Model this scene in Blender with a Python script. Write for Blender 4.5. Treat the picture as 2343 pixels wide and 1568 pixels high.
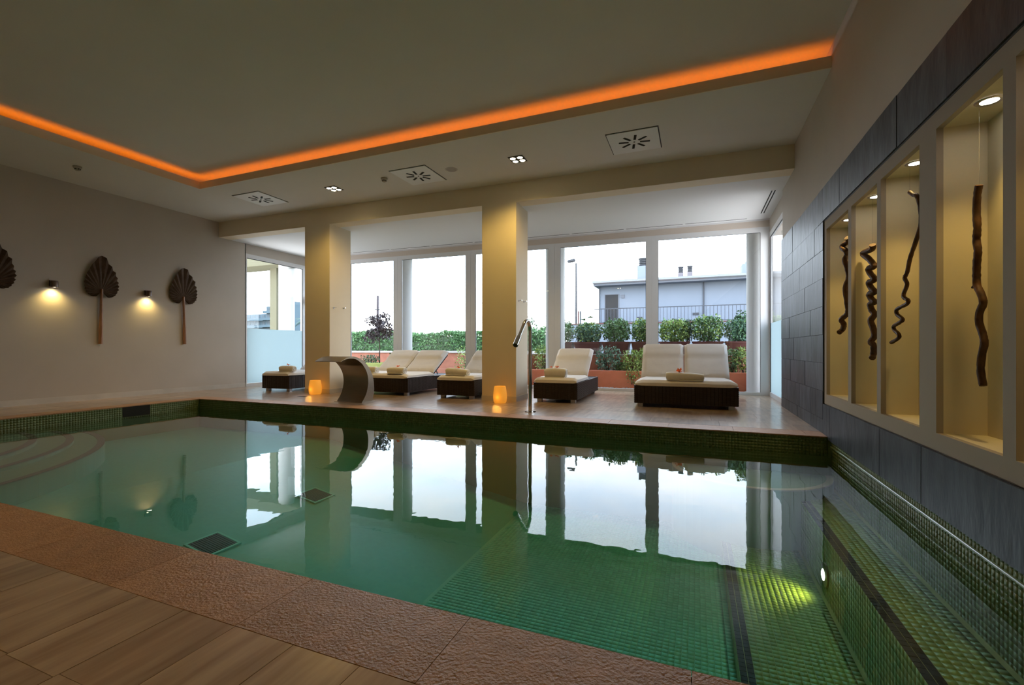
import bpy, bmesh, math, random
import numpy as np
from mathutils import Matrix, Vector, noise

# ------------------------------------------------------------------ scene, camera, light
for o in list(bpy.data.objects):
    bpy.data.objects.remove(o)
sc = bpy.context.scene
COL = sc.collection
R = math.radians
rnd = random.Random(7)

cam_d = bpy.data.cameras.new('camera')
cam = bpy.data.objects.new('camera', cam_d)
COL.objects.link(cam)
cam_d.sensor_width = 36.0
cam_d.lens = 1047.5 / 2343 * 36.0
cam_d.shift_y = 14.4 / 2343
cam_d.clip_start = 0.05
cam_d.clip_end = 600
cam.location = (0, 0, 0.9)
cam.rotation_euler = (R(90), 0, R(21.826))
sc.camera = cam

sc.view_settings.view_transform = 'Standard'
sc.view_settings.look = 'None'
sc.view_settings.gamma = 1.0
sc.view_settings.use_curve_mapping = False
sc.view_settings.exposure = 0.0
sc.cycles.use_denoising = True
sc.cycles.use_light_tree = False
sc.cycles.max_bounces = 8
sc.cycles.use_adaptive_sampling = True
sc.cycles.adaptive_threshold = 0.05
sc.cycles.diffuse_bounces = 4
sc.cycles.glossy_bounces = 4
sc.cycles.transparent_max_bounces = 16
sc.cycles.volume_bounces = 0
sc.cycles.caustics_reflective = False
sc.cycles.caustics_refractive = False
sc.cycles.sample_clamp_indirect = 6.0

SKY = 6.9            # overcast evening sky
wd = bpy.data.worlds.new('evening_sky')
sc.world = wd
wd.use_nodes = True
nt = wd.node_tree
nt.nodes.clear()
def wn(t, **kw):
    n = nt.nodes.new(t)
    for k, v in kw.items():
        setattr(n, k, v)
    return n
tc = wn('ShaderNodeTexCoord')
sep = wn('ShaderNodeSeparateXYZ')
nt.links.new(tc.outputs['Generated'], sep.inputs[0])
ramp = wn('ShaderNodeValToRGB')
ramp.color_ramp.elements[0].position = 0.0
ramp.color_ramp.elements[0].color = (0.91, 0.92, 0.96, 1)
ramp.color_ramp.elements[1].position = 0.75
ramp.color_ramp.elements[1].color = (0.52, 0.68, 0.95, 1)
e = ramp.color_ramp.elements.new(0.18); e.color = (0.71, 0.845, 1.0, 1)
nt.links.new(sep.outputs[2], ramp.inputs[0])
# stretched cloud bands: project the direction on a flat layer
div = wn('ShaderNodeVectorMath', operation='DIVIDE')
cmb = wn('ShaderNodeCombineXYZ')
zz = wn('ShaderNodeMath', operation='ADD'); zz.inputs[1].default_value = 0.12
zm = wn('ShaderNodeMath', operation='MAXIMUM'); zm.inputs[1].default_value = 0.0
nt.links.new(sep.outputs[2], zm.inputs[0]); nt.links.new(zm.outputs[0], zz.inputs[0])
for k in range(3):
    nt.links.new(zz.outputs[0], cmb.inputs[k])
nt.links.new(tc.outputs['Generated'], div.inputs[0]); nt.links.new(cmb.outputs[0], div.inputs[1])
nz = wn('ShaderNodeTexNoise')
nz.inputs['Scale'].default_value = 1.5
nz.inputs['Detail'].default_value = 6
nz.inputs['Roughness'].default_value = 0.55
nt.links.new(div.outputs[0], nz.inputs['Vector'])
cr = wn('ShaderNodeValToRGB')
cr.color_ramp.elements[0].position = 0.40; cr.color_ramp.elements[0].color = (0, 0, 0, 1)
cr.color_ramp.elements[1].position = 0.68; cr.color_ramp.elements[1].color = (1, 1, 1, 1)
nt.links.new(nz.outputs['Fac'], cr.inputs[0])
mixc = wn('ShaderNodeMix', data_type='RGBA')
mixc.inputs['B'].default_value = (1.0, 0.98, 0.98, 1)
mfac = wn('ShaderNodeMath', operation='MULTIPLY'); mfac.inputs[1].default_value = 0.6
nt.links.new(cr.outputs[0], mfac.inputs[0])
nt.links.new(mfac.outputs[0], mixc.inputs['Factor'])
nt.links.new(ramp.outputs[0], mixc.inputs['A'])
bg = wn('ShaderNodeBackground'); bg.inputs['Strength'].default_value = SKY
nt.links.new(mixc.outputs['Result'], bg.inputs['Color'])
wo = wn('ShaderNodeOutputWorld')
nt.links.new(bg.outputs[0], wo.inputs[0])

# ------------------------------------------------------------------ materials
MATS = {}
def new_mat(name):
    m = bpy.data.materials.new(name); m.use_nodes = True
    t = m.node_tree; t.nodes.clear()
    out = t.nodes.new('ShaderNodeOutputMaterial')
    MATS[name] = m
    return m, t, out
def nd(t, typ, **kw):
    n = t.nodes.new(typ)
    for k, v in kw.items():
        setattr(n, k, v)
    return n
def c4(c): return (c[0], c[1], c[2], 1)

def pmat(name, col, rough=0.6, metal=0.0, spec=0.5, var=0.0, vscale=6.0, vcol=None, bump=0.0, bscale=40.0,
         island=0.0, objrand=0.0, stretch=None, coat=0.0, bdist=0.004, detail=4.0):
    m, t, out = new_mat(name)
    b = nd(t, 'ShaderNodeBsdfPrincipled')
    b.inputs['Roughness'].default_value = rough
    b.inputs['Metallic'].default_value = metal
    b.inputs['Specular IOR Level'].default_value = spec
    if coat:
        b.inputs['Coat Weight'].default_value = coat
        b.inputs['Coat Roughness'].default_value = 0.12
    t.links.new(b.outputs[0], out.inputs[0])
    tcn = nd(t, 'ShaderNodeTexCoord')
    vec = tcn.outputs['Object']
    if objrand:
        oi = nd(t, 'ShaderNodeObjectInfo')
        ad = nd(t, 'ShaderNodeVectorMath', operation='MULTIPLY_ADD')
        cx = nd(t, 'ShaderNodeCombineXYZ')
        for k in range(3):
            t.links.new(oi.outputs['Random'], cx.inputs[k])
        ad.inputs[1].default_value = (37.0, 53.0, 71.0)
        t.links.new(cx.outputs[0], ad.inputs[0]); t.links.new(vec, ad.inputs[2])
        vec = ad.outputs[0]
    if stretch:
        mp = nd(t, 'ShaderNodeMapping'); mp.inputs['Scale'].default_value = stretch
        t.links.new(vec, mp.inputs['Vector']); vec = mp.outputs[0]
    colour = None
    if var > 0:
        n = nd(t, 'ShaderNodeTexNoise'); n.inputs['Scale'].default_value = vscale; n.inputs['Detail'].default_value = detail
        t.links.new(vec, n.inputs['Vector'])
        mr = nd(t, 'ShaderNodeMapRange'); mr.inputs['From Min'].default_value = 0.3; mr.inputs['From Max'].default_value = 0.7
        t.links.new(n.outputs['Fac'], mr.inputs['Value'])
        mx = nd(t, 'ShaderNodeMix', data_type='RGBA')
        mx.inputs['A'].default_value = c4(col)
        mx.inputs['B'].default_value = c4(vcol if vcol else [max(0, x * (1 - var)) for x in col])
        t.links.new(mr.outputs[0], mx.inputs['Factor']); colour = mx.outputs['Result']
    if island or objrand:
        if island:
            g = nd(t, 'ShaderNodeNewGeometry'); src = g.outputs['Random Per Island']; amt = island
        else:
            src = oi.outputs['Random']; amt = objrand
        mr2 = nd(t, 'ShaderNodeMapRange'); mr2.inputs['To Min'].default_value = 1 - amt; mr2.inputs['To Max'].default_value = 1 + amt
        t.links.new(src, mr2.inputs['Value'])
        hs = nd(t, 'ShaderNodeHueSaturation'); t.links.new(mr2.outputs[0], hs.inputs['Value'])
        if colour is None: hs.inputs['Color'].default_value = c4(col)
        else: t.links.new(colour, hs.inputs['Color'])
        colour = hs.outputs[0]
    if colour is None: b.inputs['Base Color'].default_value = c4(col)
    else: t.links.new(colour, b.inputs['Base Color'])
    if bump > 0:
        n2 = nd(t, 'ShaderNodeTexNoise'); n2.inputs['Scale'].default_value = bscale; n2.inputs['Detail'].default_value = 3
        t.links.new(vec, n2.inputs['Vector'])
        bp = nd(t, 'ShaderNodeBump'); bp.inputs['Strength'].default_value = bump; bp.inputs['Distance'].default_value = bdist
        t.links.new(n2.outputs['Fac'], bp.inputs['Height']); t.links.new(bp.outputs[0], b.inputs['Normal'])
    return m

def emat(name, col, strength):
    m, t, out = new_mat(name)
    e = nd(t, 'ShaderNodeEmission'); e.inputs['Color'].default_value = c4(col); e.inputs['Strength'].default_value = strength
    t.links.new(e.outputs[0], out.inputs[0])
    return m

def schlick(t, f0, normal=None):
    lw = nd(t, 'ShaderNodeLayerWeight'); lw.inputs['Blend'].default_value = 0.5
    if normal is not None: t.links.new(normal, lw.inputs['Normal'])
    p = nd(t, 'ShaderNodeMath', operation='POWER'); p.inputs[1].default_value = 5.0
    t.links.new(lw.outputs['Facing'], p.inputs[0])
    ma = nd(t, 'ShaderNodeMath', operation='MULTIPLY_ADD'); ma.inputs[1].default_value = 1 - f0; ma.inputs[2].default_value = f0
    t.links.new(p.outputs[0], ma.inputs[0])
    return ma.outputs[0]

def glassmat(name, tint=(1, 1, 1), f0=0.04):
    m, t, out = new_mat(name)
    tr = nd(t, 'ShaderNodeBsdfTransparent'); tr.inputs[0].default_value = c4(tint)
    gl = nd(t, 'ShaderNodeBsdfGlossy'); gl.inputs['Roughness'].default_value = 0.0
    mx = nd(t, 'ShaderNodeMixShader')
    t.links.new(schlick(t, f0), mx.inputs[0]); t.links.new(tr.outputs[0], mx.inputs[1]); t.links.new(gl.outputs[0], mx.inputs[2])
    t.links.new(mx.outputs[0], out.inputs[0])
    return m

def water_mats():
    for nm, top in (('water_surface', True), ('water_body', False)):
        m, t, out = new_mat(nm)
        tr = nd(t, 'ShaderNodeBsdfTransparent')
        if top:
            tcn = nd(t, 'ShaderNodeTexCoord')
            n = nd(t, 'ShaderNodeTexNoise'); n.inputs['Scale'].default_value = 5.5; n.inputs['Detail'].default_value = 2.0
            t.links.new(tcn.outputs['Object'], n.inputs['Vector'])
            bp = nd(t, 'ShaderNodeBump'); bp.inputs['Strength'].default_value = 0.03; bp.inputs['Distance'].default_value = 0.02
            t.links.new(n.outputs['Fac'], bp.inputs['Height'])
            gl = nd(t, 'ShaderNodeBsdfGlossy'); gl.inputs['Roughness'].default_value = 0.0
            t.links.new(bp.outputs[0], gl.inputs['Normal'])
            mx = nd(t, 'ShaderNodeMixShader')
            t.links.new(schlick(t, 0.021, bp.outputs[0]), mx.inputs[0])
            t.links.new(tr.outputs[0], mx.inputs[1]); t.links.new(gl.outputs[0], mx.inputs[2])
            t.links.new(mx.outputs[0], out.inputs[0])
        else:
            t.links.new(tr.outputs[0], out.inputs[0])
        va = nd(t, 'ShaderNodeVolumeAbsorption')
        va.inputs['Color'].default_value = (0.05, 0.95, 1.0, 1); va.inputs['Density'].default_value = 0.34
        t.links.new(va.outputs[0], out.inputs['Volume'])
water_mats()

pmat('wall_plaster', (0.54, 0.485, 0.43), 0.85, var=0.06, vscale=2.0, bump=0.05, bscale=180)
pmat('cream_plaster', (0.80, 0.70, 0.54), 0.8, var=0.05, vscale=2.0, bump=0.04, bscale=180)
pmat('ceiling_white', (0.72, 0.71, 0.665), 0.85, var=0.03, vscale=1.5)
pmat('bay_white', (0.78, 0.79, 0.80), 0.8)
pmat('skirting_stone', (0.62, 0.58, 0.53), 0.4, var=0.15, vscale=3)
pmat('deck_marble', (0.52, 0.385, 0.265), 0.28, var=0.4, vscale=2.6, vcol=(0.29, 0.185, 0.115), objrand=0.16, stretch=(7.0, 0.8, 4.0), bump=0.10, bscale=9, detail=6, coat=0.35)
pmat('deck_grout', (0.34, 0.235, 0.15), 0.8)
pmat('coping_stone', (0.50, 0.27, 0.135), 0.42, var=0.25, vscale=14, objrand=0.08, bump=0.9, bscale=95, bdist=0.006, spec=0.35)
pmat('slate', (0.072, 0.085, 0.108), 0.46, spec=0.36, var=0.5, vscale=3.0, vcol=(0.022, 0.027, 0.037), objrand=0.35, stretch=(1, 2.4, 0.8), bump=0.55, bscale=6, bdist=0.012, detail=7)
pmat('slate_backing', (0.02, 0.022, 0.027), 0.8)
pmat('niche_paint', (0.70, 0.62, 0.44), 0.7, var=0.04)
pmat('niche_frame_paint', (0.36, 0.31, 0.26), 0.85, spec=0.1)
pmat('frame_white', (0.72, 0.72, 0.73), 0.4)
pmat('header_tan', (0.62, 0.54, 0.47), 0.8)
pmat('gasket', (0.02, 0.022, 0.025), 0.6)
glassmat('window_glass', (0.985, 0.995, 0.99))
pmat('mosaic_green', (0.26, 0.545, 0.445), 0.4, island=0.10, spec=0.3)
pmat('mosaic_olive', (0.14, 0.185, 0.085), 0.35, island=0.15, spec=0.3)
pmat('mosaic_bench', (0.215, 0.28, 0.125), 0.4, island=0.15, spec=0.3)
pmat('bench_grout', (0.36, 0.37, 0.16), 0.7)
pmat('mosaic_dark', (0.028, 0.026, 0.034), 0.6, objrand=0.35, spec=0.15)
pmat('mosaic_dark_band', (0.030, 0.027, 0.034), 0.6, island=0.35, spec=0.15)
pmat('pool_grout', (0.145, 0.19, 0.09), 0.6)
pmat('bullnose_glaze', (0.24, 0.32, 0.22), 0.15, spec=0.7)
pmat('grate_dark', (0.03, 0.035, 0.04), 0.5)
pmat('wicker', (0.030, 0.017, 0.014), 0.45, var=0.4, vscale=60, island=0.3)
pmat('wicker_core', (0.012, 0.007, 0.006), 0.7)
pmat('cushion', (0.78, 0.73, 0.68), 0.9, var=0.04, vscale=8, bump=0.25, bscale=22, bdist=0.004)
pmat('towel', (0.82, 0.78, 0.71), 0.95, var=0.05, vscale=20, bump=0.5, bscale=160, bdist=0.004)
pmat('foot_metal', (0.45, 0.45, 0.46), 0.35, metal=0.8)
pmat('flower_orange', (0.95, 0.24, 0.03), 0.6, objrand=0.15)
pmat('brushed_steel', (0.52, 0.46, 0.38), 0.36, metal=1.0, var=0.12, vscale=5, stretch=(0.6, 14, 14))
pmat('chrome', (0.62, 0.60, 0.58), 0.08, metal=1.0)
pmat('chrome_dark', (0.05, 0.05, 0.05), 0.3, metal=0.6)
pmat('branch', (0.045, 0.021, 0.010), 0.6, spec=0.2, var=0.7, vscale=16, vcol=(0.115, 0.052, 0.019), bump=0.6, bscale=40, bdist=0.004)
pmat('palm_leaf', (0.19, 0.125, 0.088), 0.7, var=0.3, vscale=9, vcol=(0.12, 0.075, 0.052))
pmat('palm_stem', (0.32, 0.15, 0.075), 0.45, var=0.3, vscale=12, stretch=(6, 6, 1))
pmat('thread', (0.25, 0.23, 0.18), 0.7)
pmat('sconce_metal', (0.16, 0.13, 0.12), 0.35, metal=0.8)
pmat('fixture_white', (0.80, 0.82, 0.82), 0.45)
pmat('slot_black', (0.006, 0.006, 0.006), 0.8)
pmat('detector', (0.42, 0.38, 0.33), 0.5)
pmat('speaker_mesh', (0.40, 0.37, 0.35), 0.7)
emat('lamp_warm', (1.0, 0.86, 0.58), 40.0)
emat('lamp_niche', (1.0, 0.95, 0.86), 30.0)
emat('lamp_sconce', (1.0, 0.88, 0.60), 25.0)
emat('lamp_pool', (1.0, 0.88, 0.62), 30.0)
emat('cove_led', (1.0, 0.20, 0.005), 5.8)
# candle lantern: waxy glow
m, t, out = new_mat('lantern_wax')
em = nd(t, 'ShaderNodeEmission'); em.inputs['Color'].default_value = (1.0, 0.36, 0.03, 1); em.inputs['Strength'].default_value = 0.55
df = nd(t, 'ShaderNodeBsdfDiffuse'); df.inputs[0].default_value = (0.75, 0.45, 0.16, 1)
ads = nd(t, 'ShaderNodeAddShader')
t.links.new(em.outputs[0], ads.inputs[0]); t.links.new(df.outputs[0], ads.inputs[1]); t.links.new(ads.outputs[0], out.inputs[0])
# frosted film
m, t, out = new_mat('frosted_film')
tl = nd(t, 'ShaderNodeBsdfTranslucent'); tl.inputs[0].default_value = (0.47, 0.55, 0.57, 1)
df = nd(t, 'ShaderNodeBsdfDiffuse'); df.inputs[0].default_value = (0.55, 0.62, 0.66, 1)
mx = nd(t, 'ShaderNodeMixShader'); mx.inputs[0].default_value = 0.3
t.links.new(tl.outputs[0], mx.inputs[1]); t.links.new(df.outputs[0], mx.inputs[2]); t.links.new(mx.outputs[0], out.inputs[0])
# outdoors
pmat('terrace_stone', (0.40, 0.38, 0.36), 0.7, var=0.2, vscale=3)
pmat('pebble', (0.42, 0.38, 0.36), 0.7, island=0.45)
pmat('terracotta', (0.88, 0.27, 0.14), 0.8, var=0.18, vscale=3)
pmat('terracotta_dark', (0.50, 0.18, 0.11), 0.8, var=0.25, vscale=4)
pmat('planter_brown', (0.115, 0.030, 0.024), 0.55, var=0.15, vscale=5)
pmat('planter_green', (0.42, 0.46, 0.11), 0.6)
pmat('coping_white', (0.52, 0.47, 0.44), 0.7)
pmat('soil', (0.05, 0.03, 0.02), 0.9)
pmat('canopy_olive', (0.125, 0.118, 0.068), 0.8)
pmat('column_pale', (0.57, 0.57, 0.56), 0.7)
pmat('leaf_green', (0.11, 0.23, 0.08), 0.5, island=0.55)
pmat('leaf_light', (0.30, 0.42, 0.11), 0.5, island=0.5)
pmat('leaf_blue', (0.12, 0.24, 0.16), 0.5, island=0.5)
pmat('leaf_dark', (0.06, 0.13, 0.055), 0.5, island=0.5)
pmat('leaf_purple', (0.050, 0.032, 0.036), 0.5, island=0.5)
pmat('stem_wood', (0.06, 0.04, 0.028), 0.8)
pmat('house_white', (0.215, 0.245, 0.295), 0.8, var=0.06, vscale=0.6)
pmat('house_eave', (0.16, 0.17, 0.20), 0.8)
pmat('roof_edge', (0.26, 0.27, 0.29), 0.6)
pmat('house_door', (0.010, 0.010, 0.012), 0.6)
pmat('metal_grey', (0.05, 0.052, 0.058), 0.7)
pmat('pipe_pink', (0.17, 0.15, 0.16), 0.6)
pmat('rail_metal', (0.05, 0.055, 0.068), 0.5)
pmat('post_wood', (0.075, 0.06, 0.068), 0.8)
pmat('far_building', (0.075, 0.12, 0.145), 0.8)
pmat('far_glass', (0.035, 0.065, 0.085), 0.5)
pmat('ground_green', (0.06, 0.08, 0.04), 0.9, var=0.3, vscale=0.5)
glassmat('screen_glass', (0.82, 0.92, 0.92), 0.06)

def brick_mat(nm_, c1_, c2_, cm_):
    m, t, out = new_mat(nm_)
    b = nd(t, 'ShaderNodeBsdfPrincipled'); b.inputs['Roughness'].default_value = 0.4; b.inputs['Specular IOR Level'].default_value = 0.3
    br = nd(t, 'ShaderNodeTexBrick'); br.offset = 0.0; br.inputs['Scale'].default_value = 1.0
    br.inputs['Brick Width'].default_value = 0.04; br.inputs['Row Height'].default_value = 0.04; br.inputs['Mortar Size'].default_value = 0.0014
    br.inputs['Color1'].default_value = c4(c1_); br.inputs['Color2'].default_value = c4(c2_); br.inputs['Mortar'].default_value = c4(cm_)
    tcn = nd(t, 'ShaderNodeTexCoord'); t.links.new(tcn.outputs['Object'], br.inputs['Vector'])
    t.links.new(br.outputs['Color'], b.inputs['Base Color']); t.links.new(b.outputs[0], out.inputs[0])
pmat('floor_grout', (0.29, 0.50, 0.40), 0.7)
brick_mat('floor_mosaic_dimmed', (0.195, 0.415, 0.335), (0.18, 0.39, 0.315), (0.20, 0.395, 0.315))  # floor tile colour darkened, standing in for dimmer light at the left end

# ------------------------------------------------------------------ geometry helpers
def box(bm, x0, x1, y0, y1, z0, z1):
    v = [bm.verts.new(p) for p in ((x0, y0, z0), (x1, y0, z0), (x1, y1, z0), (x0, y1, z0), (x0, y0, z1), (x1, y0, z1), (x1, y1, z1), (x0, y1, z1))]
    for f in ((0, 3, 2, 1), (4, 5, 6, 7), (0, 1, 5, 4), (1, 2, 6, 5), (2, 3, 7, 6), (3, 0, 4, 7)):
        bm.faces.new([v[i] for i in f])
    return v
def bmb(*boxes):
    bm = bmesh.new()
    for b in boxes: box(bm, *b)
    return bm
def prism(bm, pts, axis, a, b):
    """extrude a 2D outline along an axis; pts are the two other coordinates in order"""
    def p3(p, w):
        if axis == 'x': return (w, p[0], p[1])
        if axis == 'y': return (p[0], w, p[1])
        return (p[0], p[1], w)
    A = [bm.verts.new(p3(p, a)) for p in pts]; B = [bm.verts.new(p3(p, b)) for p in pts]
    n = len(pts)
    for i in range(n):
        bm.faces.new((A[i], A[(i + 1) % n], B[(i + 1) % n], B[i]))
    bm.faces.new(A[::-1]); bm.faces.new(B)
def lathe(bm, prof, seg=24, cx=0, cy=0, cap=True):
    rings = []
    for r, z in prof:
        rings.append([bm.verts.new((cx + r * math.cos(2 * math.pi * k / seg), cy + r * math.sin(2 * math.pi * k / seg), z)) for k in range(seg)])
    for a, b in zip(rings, rings[1:]):
        for k in range(seg):
            bm.faces.new((a[k], a[(k + 1) % seg], b[(k + 1) % seg], b[k]))
    if cap:
        bm.faces.new(rings[0][::-1]); bm.faces.new(rings[-1])
def tube(bm, pts, rad, seg=8, cap=True):
    pts = [Vector(p) for p in pts]
    if not hasattr(rad, '__len__'): rad = [rad] * len(pts)
    rings = []; ref = None
    for i, p in enumerate(pts):
        d = (pts[min(i + 1, len(pts) - 1)] - pts[max(i - 1, 0)]).normalized()
        if ref is None:
            ref = d.orthogonal().normalized()
        ref = (ref - d * ref.dot(d)).normalized()
        s = d.cross(ref)
        rings.append([bm.verts.new(p + (ref * math.cos(2 * math.pi * k / seg) + s * math.sin(2 * math.pi * k / seg)) * rad[i]) for k in range(seg)])
    for a, b in zip(rings, rings[1:]):
        for k in range(seg):
            bm.faces.new((a[k], a[(k + 1) % seg], b[(k + 1) % seg], b[k]))
    if cap:
        bm.faces.new(rings[0][::-1]); bm.faces.new(rings[-1])
def smooth_path(pts, n=6):
    out = []; P = [Vector(p) for p in pts]
    for i in range(len(P) - 1):
        a, b, c, d = P[max(i - 1, 0)], P[i], P[i + 1], P[min(i + 2, len(P) - 1)]
        for k in range(n):
            u = k / n
            out.append(0.5 * ((2 * b) + (c - a) * u + (2 * a - 5 * b + 4 * c - d) * u * u + (3 * b - a - 3 * c + d) * u ** 3))
    out.append(P[-1])
    return out
def obj(name, bm, mat, parent=None, M=None, smooth=False, loc=None, rotz=None, bevel=0.0, bseg=2):
    me = bpy.data.meshes.new(name)
    if isinstance(bm, bmesh.types.BMesh):
        if bevel > 0:
            bmesh.ops.bevel(bm, geom=bm.edges[:], offset=bevel, segments=bseg, affect='EDGES', clamp_overlap=True)
        if M is not None: bm.transform(M)
        bmesh.ops.recalc_face_normals(bm, faces=bm.faces[:])
        bm.to_mesh(me); bm.free()
    else:
        me = bm
    if mat: me.materials.append(MATS[mat])
    if smooth:
        me.polygons.foreach_set('use_smooth', [True] * len(me.polygons))
        if smooth == 'auto':
            me.set_sharp_from_angle(angle=R(40))
    o = bpy.data.objects.new(name, me); COL.objects.link(o)
    if parent: o.parent = parent
    if loc is not None: o.location = loc
    if rotz is not None: o.rotation_euler = (0, 0, rotz)
    return o
def tag(o, label=None, cat=None, group=None, kind=None):
    if label: o['label'] = label
    if cat: o['category'] = cat
    if group: o['group'] = group
    if kind: o['kind'] = kind
    return o
def struct(name, bm, mat, label, M=None, **kw):
    o = obj(name, bm, mat, M=M, **kw)
    return tag(o, label, kind='structure')
def empty(name, loc=(0, 0, 0), rotz=0.0):
    o = bpy.data.objects.new(name, None); COL.objects.link(o); o.location = loc; o.rotation_euler = (0, 0, rotz)
    return o
def light(name, typ, loc, energy, col, parent=None, **kw):
    l = bpy.data.lights.new(name, typ); l.energy = energy; l.color = col
    for k, v in kw.items(): setattr(l, k, v)
    o = bpy.data.objects.new(name, l); COL.objects.link(o); o.location = loc
    if parent: o.parent = parent
    return o
PIV = Vector((1.257, 7.31, 0))
def rot_about(deg): return Matrix.Translation(PIV) @ Matrix.Rotation(R(deg), 4, 'Z') @ Matrix.Translation(-PIV)
MB = rot_about(1.3)      # beam and columns run slightly askew to the pool
MW = rot_about(2.0)      # window wall
def bxy(x, y, M):        # a plan point in a rotated frame
    p = M @ Vector((x, y, 0)); return p.x, p.y

YP, YN, XL, XPL, ZW, ZC, YB, ZB, YC, XR = 5.553, 1.370, -9.879, -8.276, -0.160, 3.727, 7.31, 3.39, 5.461, 1.257
ZS, ZN1, ZN0, YW, ZT = 2.607, 2.254, 0.317, 9.95, 3.14
ZMAIN, ZLIP, XCL = 3.955, 3.846, -8.13
XPR = 1.29
YBACK = -2.6

# ------------------------------------------------------------------ floor deck
bm = bmb((XL - 0.3, 1.45, YBACK - 0.2, YN - 0.03, -0.30, -0.012),
         (XL - 0.3, XPL - 0.03, YN - 0.03, YP + 0.03, -0.30, -0.012),
         (XL - 0.3, 1.55, YP + 0.03, 10.05, -0.30, -0.012))
floor = struct('floor', bm, 'deck_grout', 'brown marble plank deck around the pool')
def plank(x0, x1, y0, y1, mat='deck_marble', name='plank', g=0.0011, z1=0.0, bev=0.0015):
    dz = rnd.uniform(-0.0006, 0.0006)
    cx, cy = (x0 + x1) / 2, (y0 + y1) / 2
    bm = bmb((x0 + g - cx, x1 - g - cx, y0 + g - cy, y1 - g - cy, -0.011, z1 + dz))
    return obj(name, bm, mat, floor, loc=(cx, cy, 0))
# near deck: planks 0.25 wide running away from the camera, behind the coping
x = -5.134
while x < 0.95:
    off = rnd.uniform(0.0, 0.6)
    if abs(x + 1.634) < 0.01: off = 0.335
    y1 = 1.045
    y0 = y1 - (off if off > 0.12 else off + 0.4)
    while y1 > -0.9:
        plank(x, x + 0.25, y0, y1)
        y1 = y0; y0 = y1 - 0.68
    x += 0.25
# near coping slabs (bush hammered)
x = -6.25
for k in range(11):
    x0 = -1.39 + 0.69 * (k - 7)
    plank(x0, x0 + 0.69, 1.046, YN + 0.006, 'coping_stone', 'coping_slab')
# far coping
x = XPL - 0.3
while x < XR:
    x1 = min(x + 0.69, XR + 0.05)
    plank(x, x1, YP - 0.006, YP + 0.32, 'coping_stone', 'coping_slab'); x = x1
# left coping
y = YN
while y < YP - 0.01:
    y1 = min(y + 0.69, YP - 0.006)
    plank(XPL - 0.30, XPL + 0.006, y, y1, 'coping_stone', 'coping_slab'); y = y1
# left strip and far deck planks
x = XL
for w in (0.325, 0.325, 0.325, 0.33):
    y = 0.4 + rnd.uniform(0, 0.5)
    while y < YP + 0.32:
        y1 = min(y + 0.80, YP + 0.32); plank(x, x + w, y, y1) if y1 - y > 0.05 else None; y = y1
    x += w
    if x > XPL - 0.31: break
yrow = YP + 0.32
row = 0
while yrow < 10.0:
    y1 = min(yrow + 0.40, 10.03)
    x = XL - rnd.uniform(0, 0.7)
    while x < 1.5:
        x1 = x + 0.80
        a, b = max(x, XL - 0.05), min(x1, 1.52)
        if b - a > 0.04: plank(a, b, yrow, y1)
        x = x1
    yrow = y1; row += 1

# ------------------------------------------------------------------ pool
ZD, ZT1, ZT2 = -1.10, -0.95, -0.50         # deep floor, lower tread, upper bench
X1, X2 = 0.235, 0.90
bm = bmesh.new()
box(bm, XPL - 0.25, XPR + 0.3, YN - 0.25, YP + 0.25, ZD - 0.15, ZD - 0.0018)
box(bm, XPL - 0.25, XPL - 0.0018, YN - 0.25, YP + 0.25, ZD - 0.15, -0.03)
box(bm, XPR + 0.0018, XPR + 0.3, YN - 0.25, YP + 0.25, ZD - 0.15, -0.035)
box(bm, XPL - 0.25, XPR + 0.3, YN - 0.25, YN - 0.0018, ZD - 0.15, -0.03)
box(bm, XPL - 0.25, XPR + 0.3, YP + 0.0018, YP + 0.25, ZD - 0.15, -0.03)
pool = struct('pool_basin', bm, 'pool_grout', 'rectangular pool basin lined with green glass mosaic')
obj('bench_step', bmb((X1 + 0.004, X2 + 0.004, YN, YP, ZD - 0.02, ZT1 - 0.0018)), 'bench_grout', pool)
obj('bench_step', bmb((X2 + 0.004, XPR + 0.0018, YN, YP, ZD - 0.02, ZT2 - 0.0018)), 'bench_grout', pool)

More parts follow.
